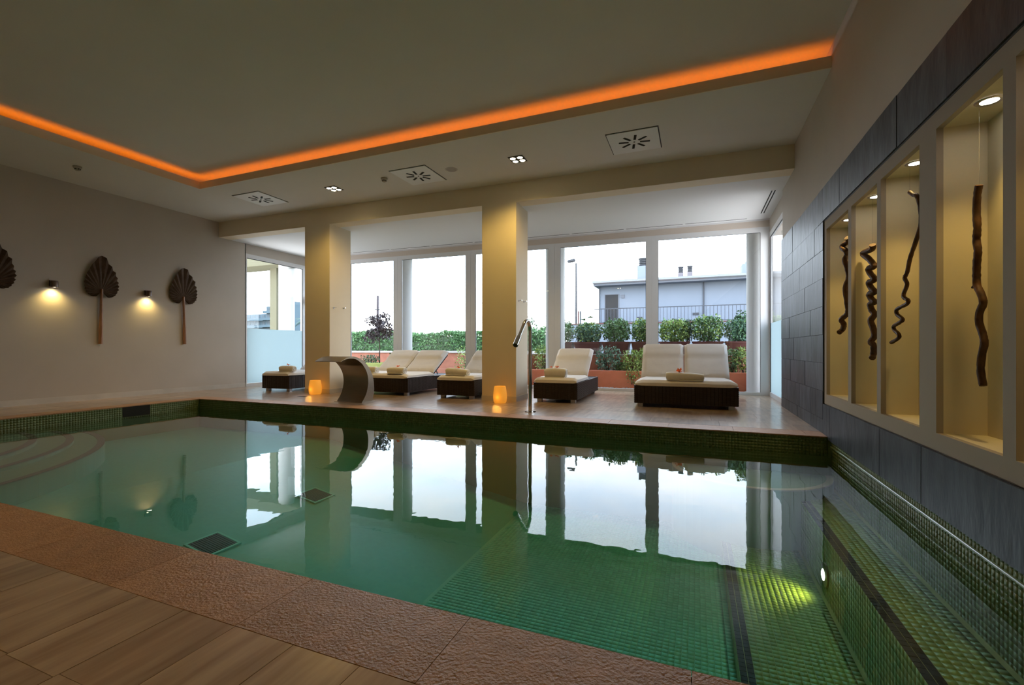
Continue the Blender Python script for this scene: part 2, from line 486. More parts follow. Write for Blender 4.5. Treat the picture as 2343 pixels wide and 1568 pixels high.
def tile_field(name, origin, eu, ev, nu, nv, pitch, mat, parent, gap=0.0014, th=0.0018, skip=None):
    """a field of mosaic tesserae as one mesh: origin + i*pitch*eu + j*pitch*ev, proud along n = eu x ev"""
    eu, ev = np.array(eu, float), np.array(ev, float); n = np.cross(eu, ev)
    I, J = np.meshgrid(np.arange(nu), np.arange(nv), indexing='ij'); I = I.ravel(); J = J.ravel()
    if skip is not None:
        keep = ~skip(I, J); I, J = I[keep], J[keep]
    m = len(I)
    a, b = gap, pitch - gap
    base = np.array(origin, float)[None] + (I * pitch)[:, None] * eu[None] + (J * pitch)[:, None] * ev[None]
    cor = [(a, a, -th), (b, a, -th), (b, b, -th), (a, b, -th), (a, a, 0), (b, a, 0), (b, b, 0), (a, b, 0)]
    V = np.stack([base + c[0] * eu + c[1] * ev + c[2] * n for c in cor], 1).reshape(-1, 3)
    rg = np.random.RandomState(len(name) + nu)
    jit = rg.uniform(-0.0002, 0.0002, m)
    V = V.reshape(m, 8, 3); V[:, 4:, :] += (jit[:, None, None] * n[None, None]); V = V.reshape(-1, 3)
    F = np.array([(4, 5, 6, 7), (0, 1, 5, 4), (1, 2, 6, 5), (2, 3, 7, 6), (3, 0, 4, 7)])
    F = (np.arange(m)[:, None, None] * 8 + F[None]).reshape(-1)
    me = bpy.data.meshes.new(name)
    me.vertices.add(m * 8); me.vertices.foreach_set('co', V.ravel())
    nf = m * 5
    me.loops.add(nf * 4); me.loops.foreach_set('vertex_index', F)
    me.polygons.add(nf); me.polygons.foreach_set('loop_start', np.arange(nf) * 4)
    me.polygons.foreach_set('loop_total', np.full(nf, 4))
    me.update(); me.validate()
    o = obj(name, me, mat, parent); o['kind'] = 'stuff'
    return o
TP = 0.04
# deep floor, treads, risers
XS0, XS1, ZSH = -5.3, -2.0, -0.50       # shelf edge, foot of the ramp, shelf level
bm = bmesh.new()
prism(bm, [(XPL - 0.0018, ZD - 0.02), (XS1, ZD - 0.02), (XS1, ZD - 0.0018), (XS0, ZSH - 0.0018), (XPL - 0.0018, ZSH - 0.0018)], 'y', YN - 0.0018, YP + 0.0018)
obj('floor_ramp', bm, 'floor_mosaic_dimmed', pool)
obj('floor_bed', bmb((XS1 - 0.01, X1 + 0.004, YN - 0.0018, YP + 0.0018, ZD - 0.10, ZD - 0.0017)), 'floor_grout', pool)
NR = int((YP - YN) / TP)
nd_ = int((X1 - XS1) / TP)
tile_field('mosaic_floor', (X1 - nd_ * TP, YN, ZD), (1, 0, 0), (0, 1, 0), nd_, NR + 1, TP, 'mosaic_green', pool)
tile_field('mosaic_tread', (X1 + 2 * TP, YN, ZT1), (1, 0, 0), (0, 1, 0), int((X2 - X1) / TP) - 2, NR, TP, 'mosaic_bench', pool)
tile_field('mosaic_tread', (X2 + 2 * TP, YN, ZT2), (1, 0, 0), (0, 1, 0), int((XPR - X2) / TP) - 2, NR, TP, 'mosaic_bench', pool)
tile_field('mosaic_riser', (X1, YN + NR * TP, ZT1), (0, 0, -1), (0, -1, 0), 4, NR, TP, 'mosaic_bench', pool)
tile_field('mosaic_riser', (X2, YN + NR * TP, ZT2), (0, 0, -1), (0, -1, 0), 12, NR, TP, 'mosaic_bench', pool)
# dark nosing bands: the nearest tesserae singly, the far rest in one mesh
tb_ = bmb((0.0016, TP - 0.0016, 0.0016, TP - 0.0016, -0.0018, 0.0004))
bmesh.ops.recalc_face_normals(tb_, faces=tb_.faces[:])
tme = bpy.data.meshes.new('mosaic_tile'); tb_.to_mesh(tme); tb_.free(); tme.materials.append(MATS['mosaic_dark'])
NS = 75
for (xx, zz_) in ((X1, ZT1), (X2, ZT2)):
    for i in range(2):
        for j in range(NS):
            o = bpy.data.objects.new('mosaic_tile', tme); COL.objects.link(o); o.parent = pool
            o.location = (xx + i * TP, YN + j * TP, zz_ + rnd.uniform(-0.0005, 0.0008))
    tile_field('mosaic_dark_band', (xx, YN + NS * TP, zz_), (1, 0, 0), (0, 1, 0), 2, NR - NS, TP, 'mosaic_dark_band', pool)
# side walls (water line band)
SP = 0.032
nz_ = 6                       # rows down to just below the water line; deeper the wall is plain
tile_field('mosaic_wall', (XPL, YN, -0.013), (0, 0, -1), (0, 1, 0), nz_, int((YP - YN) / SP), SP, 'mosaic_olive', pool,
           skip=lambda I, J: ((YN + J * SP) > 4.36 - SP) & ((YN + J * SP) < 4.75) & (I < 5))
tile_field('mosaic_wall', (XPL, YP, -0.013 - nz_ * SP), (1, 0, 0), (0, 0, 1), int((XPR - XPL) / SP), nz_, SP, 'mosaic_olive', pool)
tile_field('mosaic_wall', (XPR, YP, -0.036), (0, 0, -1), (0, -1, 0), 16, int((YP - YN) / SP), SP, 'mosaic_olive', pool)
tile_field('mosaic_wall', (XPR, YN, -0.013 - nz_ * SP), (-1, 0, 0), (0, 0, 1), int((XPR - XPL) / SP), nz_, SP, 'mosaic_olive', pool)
# glossy bullnose along the wall under the slate
bm = bmesh.new(); tube(bm, [(XPR - 0.001, YN, -0.104), (XPR - 0.001, YP, -0.104)], 0.011, 10)
obj('bullnose_trim', bm, 'bullnose_glaze', pool, smooth='auto')
# skimmer mouth in the left wall
sk = obj('skimmer_mouth', bmb((XPL - 0.0017, XPL + 0.001, 4.36, 4.75, -0.168, -0.013)), 'slot_black', pool)
sk['label'] = 'dark rectangular skimmer opening'
# rounded entry steps in the near left corner
def arc_step(c, r, ztop, n=28):
    pts = [(XPL - 0.0, YN)]
    a0 = math.asin((YN - c[1]) / r)
    a1 = math.acos((XPL - c[0]) / r)
    arc = [(c[0] + r * math.cos(a0 + (a1 - a0) * k / n), c[1] + r * math.sin(a0 + (a1 - a0) * k / n)) for k in range(n + 1)]
    bm = bmesh.new(); prism(bm, pts + arc, 'z', ZD, ztop)
    s = obj('entry_step', bm, 'step_mosaic', pool)
    w = 0.075
    inn = [(c[0] + (r - w) * math.cos(a0 + (a1 - a0) * k / n), c[1] + (r - w) * math.sin(a0 + (a1 - a0) * k / n)) for k in range(n + 1)]
    inn = [(max(p[0], XPL), max(p[1], YN)) for p in inn]
    bm = bmesh.new(); prism(bm, arc + inn[::-1], 'z', ztop - 0.01, ztop + 0.003)
    q = obj('nosing', bm, 'nosing_mauve', s)
pmat('nosing_mauve', (0.10, 0.085, 0.09), 0.4, var=0.2, vscale=30)
# step tile: procedural small mosaic, too fine to build at that distance
for nm_, c1_, c2_, cm_ in (('step_mosaic', (0.19, 0.31, 0.22), (0.175, 0.29, 0.205), (0.20, 0.30, 0.21)),):
    brick_mat(nm_, c1_, c2_, cm_)
arc_step((-8.48, 0.66), 3.20, -0.285)
arc_step((-8.39, 1.09), 2.48, -0.248)
arc_step((-8.30, 1.13), 2.08, -0.205)
# half-round seat under the far right corner
bm = bmesh.new()
pts = [(0.52 + 0.77 * math.cos(math.pi * k / 24), YP - 0.77 * math.sin(math.pi * k / 24)) for k in range(25)]
prism(bm, pts, 'z', ZD, -0.40)
seat = obj('corner_seat', bm, 'step_mosaic', pool)
bm = bmesh.new()
pin = [(0.52 + 0.71 * math.cos(math.pi * k / 24), YP - 0.71 * math.sin(math.pi * k / 24)) for k in range(25)]
prism(bm, pts + pin[::-1], 'z', -0.41, -0.397)
obj('nosing', bm, 'coping_white', seat)
# drain grates on the deep floor
for (gx, gy, gz) in ((-3.815, 2.673, -0.769), (-3.950, 3.935, -0.744)):
    fr = bmesh.new()
    for bx in ((-0.15, 0.15, -0.15, -0.13), (-0.15, 0.15, 0.13, 0.15), (-0.15, -0.13, -0.13, 0.13), (0.13, 0.15, -0.13, 0.13)):
        box(fr, bx[0], bx[1], bx[2], bx[3], -0.002, 0.012)
    g = obj('drain_grate', fr, 'mosaic_green', pool, loc=(gx, gy, gz))
    g.rotation_euler = (0, math.atan2(ZSH - ZD, XS1 - XS0), 0)
    obj('pit', bmb((-0.13, 0.13, -0.13, 0.13, 0.001, 0.003)), 'slot_black', g)
    for k in range(12):
        yk = -0.119 + k * 0.0216
        obj('slat', bmb((-0.13, 0.13, yk - 0.0075, yk + 0.0075, 0.004, 0.010)), 'grate_dark', g)
# underwater lamp on the riser of the upper bench
bm = bmesh.new(); lathe(bm, [(0.0005, 0), (0.085, 0), (0.085, 0.012), (0.055, 0.018), (0.0005, 0.018)], 28, cap=False)
pl = obj('pool_light', bm, 'brushed_steel', pool, M=Matrix.Translation((X2, 4.02, -0.78)) @ Matrix.Rotation(R(-90), 4, 'Y'), smooth='auto')
bm = bmesh.new(); lathe(bm, [(0.0005, 0.019), (0.042, 0.019), (0.03, 0.024), (0.0005, 0.026)], 20, cap=False)
obj('lens', bm, 'lamp_pool', pl, M=Matrix.Translation((X2, 4.02, -0.78)) @ Matrix.Rotation(R(-90), 4, 'Y'), smooth=True)
s = light('pool_spot', 'SPOT', (X2 - 0.05, 4.02, -0.78), 16.0, (1.0, 0.55, 0.07), spot_size=R(110), spot_blend=0.9, shadow_soft_size=0.03)
s.rotation_euler = (0, R(62), 0)
# water body
bm = bmb((XPL - 0.04, XPR + 0.04, YN - 0.04, YP + 0.04, ZD - 0.05, ZW))
bmesh.ops.recalc_face_normals(bm, faces=bm.faces[:])
for f_ in bm.faces:
    f_.material_index = 0 if f_.normal.z > 0.5 else 1
water = obj('water', bm, 'water_surface')
water.data.materials.append(MATS['water_body'])
for p in water.data.polygons:
    p.material_index = 0 if p.normal.z > 0.5 else 1
tag(water, 'still green water filling the indoor pool', 'water', kind='stuff')

# ------------------------------------------------------------------ right wall with slate and niches
NICHES = [(4.92, 5.65), (4.22, 4.832), (3.517, 4.144), (2.70, 3.307), (2.00, 2.61), (1.30, 1.915)]
ZNB, ZNT, ND = 0.422, 2.148, 0.22
XB = XR + 0.014                 # plaster plane
bm = bmesh.new()
box(bm, XB, XB + 0.5, YBACK, 8.25, ZN1, ZMAIN + 0.1)
box(bm, XB, XB + 0.5, YBACK, 8.25, -0.036, ZN0)
box(bm, XB, XB + 0.5, 5.736, 8.25, ZN0, ZN1)
box(bm, XB, XB + 0.5, YBACK, 1.10, ZN0, ZN1)
box(bm, XB + ND + 0.03, XB + 0.5, 1.10, 5.736, ZN0, ZN1)
wall_r = struct('wall_right', bm, 'wall_plaster', 'long wall with plaster above a slate clad strip and lit niches')
# niche surround: front frame
bm = bmesh.new()
yo0, yo1 = 1.10, 5.728
box(bm, XB - 0.002, XB + 0.03, yo0, yo1, ZN0 + 0.006, ZNB)
box(bm, XB - 0.002, XB + 0.03, yo0, yo1, ZNT, ZN1 - 0.008)
edges = [yo0] + [v for n_ in sorted(NICHES) for v in n_] + [yo1]
for a, b_ in zip(edges[::2], edges[1::2]):
    box(bm, XB - 0.002, XB + 0.03, a, b_, ZNB, ZNT)
fr = obj('niche_frame', bm, 'niche_frame_paint', wall_r)
for (a, b_) in NICHES:
    bm = bmesh.new()
    box(bm, XB + ND, XB + ND + 0.03, a - 0.02, b_ + 0.02, ZNB - 0.02, ZNT + 0.02)
    box(bm, XB + 0.03, XB + ND, a - 0.02, a, ZNB - 0.02, ZNT + 0.02)
    box(bm, XB + 0.03, XB + ND, b_, b_ + 0.02, ZNB - 0.02, ZNT + 0.02)
    box(bm, XB + 0.03, XB + ND, a, b_, ZNB - 0.02, ZNB)
    box(bm, XB + 0.03, XB + ND, a, b_, ZNT, ZNT + 0.02)
    obj('niche', bm, 'niche_paint', wall_r)
# slate cladding
obj('slate_bed', bmb((XR + 0.008, XB + 0.002, 5.736, 8.25, 0.0, ZS - 0.004), (XR + 0.008, XB + 0.002, YBACK, 5.736, -0.034, ZN0), (XR + 0.008, XB + 0.002, YBACK, 5.736, ZN1, ZS - 0.004)), 'slate_backing', wall_r)
def slate(y0, y1, z0, z1):
    p = rnd.uniform(0, 0.004); g = 0.002
    cy, cz = (y0 + y1) / 2, (z0 + z1) / 2
    bm = bmb((-p, 0.012, y0 + g - cy, y1 - g - cy, z0 + g - cz, z1 - g - cz))
    obj('slate_tile', bm, 'slate', wall_r, loc=(XR, cy, cz))
rows = [0.0, 0.15, 0.45, 0.75, 1.05, 1.35, 1.65, 1.95, 2.25, ZS]
for i in range(len(rows) - 1):
    y = 8.26; first = True
    while y > 5.74:
        w = rnd.uniform(0.28, 0.62) if not first else rnd.uniform(0.2, 0.5)
        y0 = y - w
        if y0 < 5.74 + 0.15: y0 = 5.737
        slate(y0, y, rows[i], rows[i + 1]); y = y0; first = False
ys = [5.737, 5.465, 4.80, 4.124, 3.459, 2.812, 2.15, 1.49, 0.83, 0.17, -0.49]
for a, b_ in zip(ys[1:], ys): slate(a, b_, -0.034, ZN0)
ys = [5.737, 5.134, 4.472, 3.818, 3.16, 2.50, 1.85, 1.19, 0.53, -0.13]
for a, b_ in zip(ys[1:], ys): slate(a, b_, ZN1, ZS)
# dark shadow gap round the frame
obj('reveal', bmb((XR + 0.0095, XB + 0.001, 5.7285, 5.7365, ZN0, ZN1), (XR + 0.0095, XB + 0.001, yo0, 5.736, ZN1 - 0.008, ZN1 - 0.0005)), 'gasket', wall_r)

# ------------------------------------------------------------------ left and near walls
wall_l = struct('wall_left', bmb((XL - 0.3, XL, YBACK, 7.72, -0.02, ZMAIN + 0.1), (XL - 0.3, XL, 7.70, 9.62, 3.16, ZMAIN)), 'wall_plaster', 'plain taupe plaster wall with lamps and dried palm leaves')
bb = struct('baseboard_left', bmb((XL, XL + 0.015, YBACK, 7.70, 0, 0.095)), 'skirting_stone', 'pale stone skirting along the taupe wall')
wall_n = struct('wall_near', bmb((XL - 0.3, XB + 0.5, YBACK - 0.2, YBACK, -0.02, ZMAIN + 0.1)), 'wall_plaster', 'plaster wall closing the pool room')

# ------------------------------------------------------------------ ceiling
ceil = struct('ceiling', bmb((XL - 0.1, XB + 0.1, YBACK, 7.4, ZMAIN, ZMAIN + 0.12)), 'ceiling_white', 'raised white ceiling panel over the pool')
YC0 = -1.4
bm = bmesh.new()
pX0, pX1, pY1 = XL - 0.02, XB + 0.02, YB + 0.35
for (a, b_, c, d) in ((pX0, XCL - 0.02, YBACK, pY1), (XCL - 0.02, pX1, YC + 0.02, pY1), (XCL - 0.02, pX1, YBACK, YC0 - 0.02)):
    box(bm, a, b_, c, d, ZC, ZC + 0.02)
obj('soffit', bm, 'ceiling_white', ceil)
# upstand lip of the cove
bm = bmesh.new()
box(bm, XCL - 0.02, XCL, YC0, YC, ZC, ZLIP)
box(bm, XCL - 0.02, XB + 0.02, YC, YC + 0.02, ZC, ZLIP)
box(bm, XCL - 0.02, XB + 0.02, YC0 - 0.02, YC0, ZC, ZLIP)
obj('cove_lip', bm, 'cream_plaster', ceil)
led = empty('cove_strip', (0, 0, 0))
tag(led, 'glowing orange light strip hidden in the ceiling cove', 'light strip')
zs_ = ZLIP - 0.055
obj('led_run', bmb((XCL - 0.10, XCL - 0.06, YC0, YC + 0.08, zs_, zs_ + 0.012)), 'cove_led', led)
obj('led_run', bmb((XCL - 0.06, XB - 0.001, YC + 0.06, YC + 0.10, zs_, zs_ + 0.012)), 'cove_led', led)
obj('led_run', bmb((XCL - 0.06, XB - 0.001, YC0 - 0.10, YC0 - 0.06, zs_, zs_ + 0.012)), 'cove_led', led)
# beam and bay ceiling
struct('beam', bmb((XL - 0.3, 1.5, YB, YB + 0.28, ZB - 0.0, ZC + 0.10)), 'cream_plaster', 'cream beam crossing the room above the two columns', M=MB)
bay = struct('bay_ceiling', bmb((XL - 0.35, 1.9, YB + 0.27, YW + 0.35, ZB + 0.0005, ZB + 0.25)), 'bay_white', 'white flat ceiling over the window bay', M=MB)
for k, (u0, u1) in enumerate(((-7.407, -6.774), (-3.447, -2.816))):
    struct('column', bmb((u0, u1, YB - 0.002, YB + 0.61, 0, ZB + 0.01)), 'cream_plaster',
           ('cream square column behind the steel waterfall spout', 'cream square column beside the shower pipe, brightly lit')[k], M=MB)
    tr = struct('trim_%d' % (k + 1), bmb((u0 - 0.006, u1 + 0.006, YB - 0.008, YB + 0.616, 0, 0.09)), 'skirting_stone',
                ('stone skirting round the column behind the waterfall spout', 'stone skirting round the column beside the shower pipe')[k], M=MB)

# ------------------------------------------------------------------ window wall
def window(name, u0, u1, label, z0=0.06, z1=ZT, sl=0.09, sr=0.09, M=MW, y=YW):
    w = empty(name); tag(w, label, kind='structure')
    d = 0.05
    obj('stile', bmb((u0 - sl, u0, y, y + d, 0.0, z1 + 0.10)), 'frame_white', w, M=M)
    obj('stile', bmb((u1, u1 + sr, y, y + d, 0.0, z1 + 0.10)), 'frame_white', w, M=M)
    obj('rail', bmb((u0, u1, y, y + d, 0.0, z0)), 'frame_white', w, M=M)
    obj('rail', bmb((u0, u1, y, y + d, z1, z1 + 0.10)), 'frame_white', w, M=M)
    g = bmesh.new()
    for b_ in ((u0, u0 + 0.006, z0, z1), (u1 - 0.006, u1, z0, z1), (u0, u1, z1 - 0.006, z1)):
        box(g, b_[0], b_[1], y + 0.012, y + 0.02, b_[2], b_[3])
    obj('gasket', g, 'gasket', w, M=M)
    obj('pane', bmb((u0 + 0.002, u1 - 0.002, y + 0.022, y + 0.030, z0 + 0.002, z1 - 0.002)), 'window_glass', w, M=M)
    return w
ms = {'A': (-8.346, -7.023), 'B': (-6.778, -5.005), 'C': (-4.743, -2.957), 'D': (-2.687, -0.863), 'E': (-0.62, 1.254)}
lab = {'A': 'glazed panel looking onto the small purple tree', 'B': 'glazed panel looking onto the clipped hedge', 'C': 'glazed panel half hidden by the column at the shower',
       'D': 'glazed panel looking onto the white house door', 'E': 'glazed panel behind the double lounger at the slate wall'}
keys = 'ABCDE'
for i, k in enumerate(keys):
    u0, u1 = ms[k]
    sl = (u0 - ms[keys[i - 1]][1]) / 2 if i else 0.12
    sr = (ms[keys[i + 1]][0] - u1) / 2 if i < 4 else 0.17
    window('window_%d' % (i + 1), u0, u1, lab[k], sl=sl - 0.001, sr=sr - 0.001)
# door bay left of pane A, mostly behind the column: transom and glazed door leaf
w6 = window('window_6', -9.93, -9.05, 'narrow glass transom above the side door', z0=2.34, z1=ZT, sl=0.10, sr=0.10)
for c_ in list(w6.children):
    if c_.name.startswith('stile') or c_.name.startswith('rail'):
        pass
# remove the bottom rail reaching to the floor: rebuild it as a thin transom bar
for c_ in list(w6.children):
    if c_.name.startswith('rail') and min(v.co.z for v in c_.data.vertices) < 0.01:
        me_old = c_.data; bpy.data.objects.remove(c_)
obj('rail', bmb((-9.93, -9.05, YW, YW + 0.05, 2.26, 2.34)), 'frame_white', w6, M=MW)
dr = empty('door_1'); tag(dr, 'white framed glass door beside the frosted window', kind='structure')
obj('leaf_frame', bmb((-9.92, -9.80, YW + 0.005, YW + 0.045, 0.01, 2.25), (-9.17, -9.06, YW + 0.005, YW + 0.045, 0.01, 2.25), (-9.80, -9.17, YW + 0.005, YW + 0.045, 2.13, 2.25), (-9.80, -9.17, YW + 0.005, YW + 0.045, 0.01, 0.16)), 'frame_white', dr, M=MW)
obj('pane', bmb((-9.80, -9.17, YW + 0.02, YW + 0.028, 0.16, 2.13)), 'window_glass', dr, M=MW)
hd = obj('handle_plate', bmb((-9.885, -9.84, YW - 0.012, YW + 0.004, 0.92, 1.16)), 'chrome_dark', dr, M=MW)
obj('lever', bmb((-9.95, -9.85, YW - 0.05, YW - 0.035, 1.05, 1.075), (-9.872, -9.852, YW - 0.05, YW - 0.012, 1.05, 1.075)), 'chrome_dark', hd, M=MW)
obj('wall_infill', bmb((-8.95, -8.47, YW, YW + 0.05, 0, ZT + 0.1)), 'frame_white', dr, M=MW)
# header band above the glazing
struct('trim_3', bmb((XL - 0.4, 1.62, YW - 0.004, YW + 0.20, ZT + 0.10, ZB + 0.02)), 'header_tan', 'tan header band above the windows', M=MW)
struct('trim_4', bmb((XL - 0.2, 1.55, YW - 0.02, YW - 0.0045, ZB - 0.028, ZB + 0.02)), 'frame_white', 'slim white edge strip under the bay ceiling', M=MW)
# slot diffuser along the window and short twin slot near the slate wall
sv = empty('linear_vent'); tag(sv, 'long thin dark slot vent along the windows', 'vent')
for k in range(9):
    a = -9.3 + k * 1.15
    obj('slot', bmb((a, a + 1.10, YW - 0.145, YW - 0.133, ZB - 0.003, ZB + 0.0004)), 'slot_black', sv, M=MW)
tv = empty('slot_vent'); tag(tv, 'short twin slot vent in the bay ceiling by the slate wall', 'vent')
for dx in (-0.02, 0.025):
    obj('slot', bmb((1.13 + dx, 1.148 + dx, 8.2, 9.5, ZB - 0.004, ZB + 0.0004)), 'slot_black', tv)
obj('plate', bmb((1.10, 1.19, 8.17, 9.53, ZB - 0.002, ZB + 0.0002)), 'bay_white', tv)
# side glazing on both ends
def side_window(name, x, y0, y1, ztop, label, sgn):
    w = empty(name); tag(w, label, kind='structure')
    a, b_ = (x - 0.05, x) if sgn < 0 else (x, x + 0.05)
    f0, f1 = 0.05, 0.09
    obj('stile', bmb((a, b_, y0, y0 + f0, 0, ztop + 0.10)), 'frame_white', w)
    obj('stile', bmb((a, b_, y1 - f1, y1, 0, ztop + 0.10)), 'frame_white', w)
    obj('rail', bmb((a, b_, y0 + f0, y1 - f1, ztop, ztop + 0.10)), 'frame_white', w)
    obj('rail', bmb((a, b_, y0 + f0, y1 - f1, 0, 0.08)), 'frame_white', w)
    g = bmesh.new(); xm = x - sgn * 0.0
    gx0, gx1 = (x - 0.016, x - 0.004) if sgn < 0 else (x + 0.004, x + 0.016)
    box(g, gx0, gx1, y0 + f0, y1 - f1, ztop - 0.014, ztop); box(g, gx0, gx1, y1 - f1 - 0.014, y1 - f1, 0.08, ztop)
    if sgn > 0: box(g, gx0, gx1, y0 + f0, y0 + f0 + 0.01, 0.08, ztop)
    obj('gasket', g, 'gasket', w)
    px0, px1 = (x - 0.028, x - 0.020) if sgn < 0 else (x + 0.020, x + 0.028)
    obj('pane', bmb((px0, px1, y0 + f0 + 0.001, y1 - f1 - 0.001, 0.082, ztop - 0.002)), 'window_glass', w)
    fx = (x - 0.019, x - 0.017) if sgn < 0 else (x + 0.017, x + 0.019)
    ff = obj('frosted_film', bmb((fx[0], fx[1], y0 + f0 + 0.001, y1 - f1 - 0.015, 0.082, 1.385)), 'frosted_film', w)
    ff['label'] = 'pale frosted film on the lower half'
    return w
side_window('window_7', XL, 7.70, 9.50, 3.06, 'tall side window with frosted lower half at the taupe wall', -1)
side_window('window_8', XR + 0.06, 8.28, 10.0, 3.03, 'narrow side window with frosted lower half at the slate wall', 1)
struct('wall_right_bay', bmb((XR + 0.06, XR + 0.5, 8.20, 10.3, 3.13, ZMAIN)), 'wall_plaster', 'plaster header above the side window at the slate wall')

# ------------------------------------------------------------------ ceiling fixtures
def diffuser(x, y, label):
    d = empty('air_diffuser', (x, y, ZC)); tag(d, label, 'air vent', 'square swirl air diffusers in the soffit')
    h = 0.325
    bm = bmesh.new()
    q = [bm.verts.new(p) for p in ((-h, -h, -0.004), (h, -h, -0.004), (h, h, -0.004), (-h, h, -0.004))]
    box(bm, -h, h, -h, h, -0.012, -0.001)
    for v in q: bm.verts.remove(v)
    obj('panel', bm, 'fixture_white', d)
    g = bmesh.new()
    for b_ in ((-h - 0.012, h + 0.012, -h - 0.012, -h), (-h - 0.012, h + 0.012, h, h + 0.012), (-h - 0.012, -h, -h, h), (h, h + 0.012, -h, h)):
        box(g, b_[0], b_[1], b_[2], b_[3], -0.003, -0.0005)
    obj('shadow_gap', g, 'gasket', d)
    for k in range(8):
        a = R(22.5 + 45 * k - 12)
        bm = bmb((0.075, 0.205, -0.0165, 0.0165, -0.016, -0.011))
        obj('slot', bm, 'slot_black', d, M=Matrix.Rotation(a, 4, 'Z'))
    bm = bmesh.new(); lathe(bm, [(0.0005, -0.016), (0.012, -0.016), (0.012, -0.012)], 10, cap=False); obj('screw', bm, 'gasket', d)
diffuser(-7.597, 6.247, 'square air diffuser nearest the taupe leaf wall')
diffuser(-4.19, 6.36, 'square air diffuser between the two spotlight clusters')
diffuser(-0.771, 6.40, 'square air diffuser nearest the slate wall')
def quad_light(x, y, label, power=125.0):
    d = empty('spotlight_cluster', (x, y, ZC)); tag(d, label, 'ceiling light', 'four-lamp ceiling spotlights in the soffit')
    h = 0.115
    obj('plate', bmb((-h, h, -h, h, -0.006, -0.0005)), 'gasket', d)
    for i in (-1, 1):
        for j in (-1, 1):
            bm = bmesh.new(); lathe(bm, [(0.040, -0.012), (0.050, -0.010), (0.050, -0.006), (0.040, -0.006)], 20, cx=0.056 * i, cy=0.056 * j, cap=False)
            ring = obj('bezel', bm, 'chrome', d, smooth=True)
            bm = bmesh.new(); lathe(bm, [(0.0005, -0.016), (0.025, -0.0145), (0.040, -0.0085)], 20, cx=0.056 * i, cy=0.056 * j, cap=False)
            obj('bulb', bm, 'lamp_warm', ring, smooth=True)
    s = light('spot_beam', 'SPOT', (0, 0, -0.03), power, (1.0, 0.66, 0.17), d, spot_size=R(150), spot_blend=0.55, shadow_soft_size=0.09)
quad_light(-5.915, 6.325, 'lit four-lamp spotlight above the waterfall spout')
quad_light(-2.456, 6.36, 'lit four-lamp spotlight above the shower pipe')
quad_light(-5.915, -1.95, 'unseen four-lamp spotlight added over the near deck, farther from the slate wall', 70.0)  # both near clusters are unseen, added for the warm light on the near deck
quad_light(-2.456, -1.95, 'unseen four-lamp spotlight added over the near deck, nearer the slate wall', 70.0)
def detector(x, y, label):
    d = empty('smoke_detector', (x, y, ZC)); tag(d, label, 'smoke detector', 'smoke detectors on the soffit')
    bm = bmesh.new(); lathe(bm, [(0.0005, 0), (0.055, 0), (0.055, -0.02), (0.045, -0.03), (0.0005, -0.03)], 20, cap=False); obj('base', bm, 'detector', d, smooth='auto')
    bm = bmesh.new(); lathe(bm, [(0.032, -0.03), (0.032, -0.055), (0.024, -0.065), (0.0005, -0.065)], 16, cap=False); obj('sensor', bm, 'detector', d, smooth='auto')
    bm = bmesh.new()
    for k in range(6):
        a = 2 * math.pi * k / 6; b0 = bmesh.new()
        box(bm, 0.0315 * math.cos(a) - 0.006, 0.0315 * math.cos(a) + 0.006, 0.0315 * math.sin(a) - 0.006, 0.0315 * math.sin(a) + 0.006, -0.052, -0.036); b0.free()
    obj('grille', bm, 'gasket', d)
detector(-4.786, 6.254, 'small smoke detector next to the middle air diffuser')
detector(-8.89, 4.082, 'small smoke detector above the taupe leaf wall')
sp = empty('ceiling_speaker', (-3.568, 6.344, ZC)); tag(sp, 'round flush ceiling speaker beside the middle air diffuser', 'speaker')
bm = bmesh.new(); lathe(bm, [(0.085, -0.001), (0.100, -0.004), (0.100, -0.0005)], 28, cap=False); obj('ring', bm, 'ceiling_white', sp, smooth=True)
bm = bmesh.new(); lathe(bm, [(0.0005, -0.004), (0.086, -0.003)], 28, cap=False); obj('grille', bm, 'speaker_mesh', sp, smooth=True)

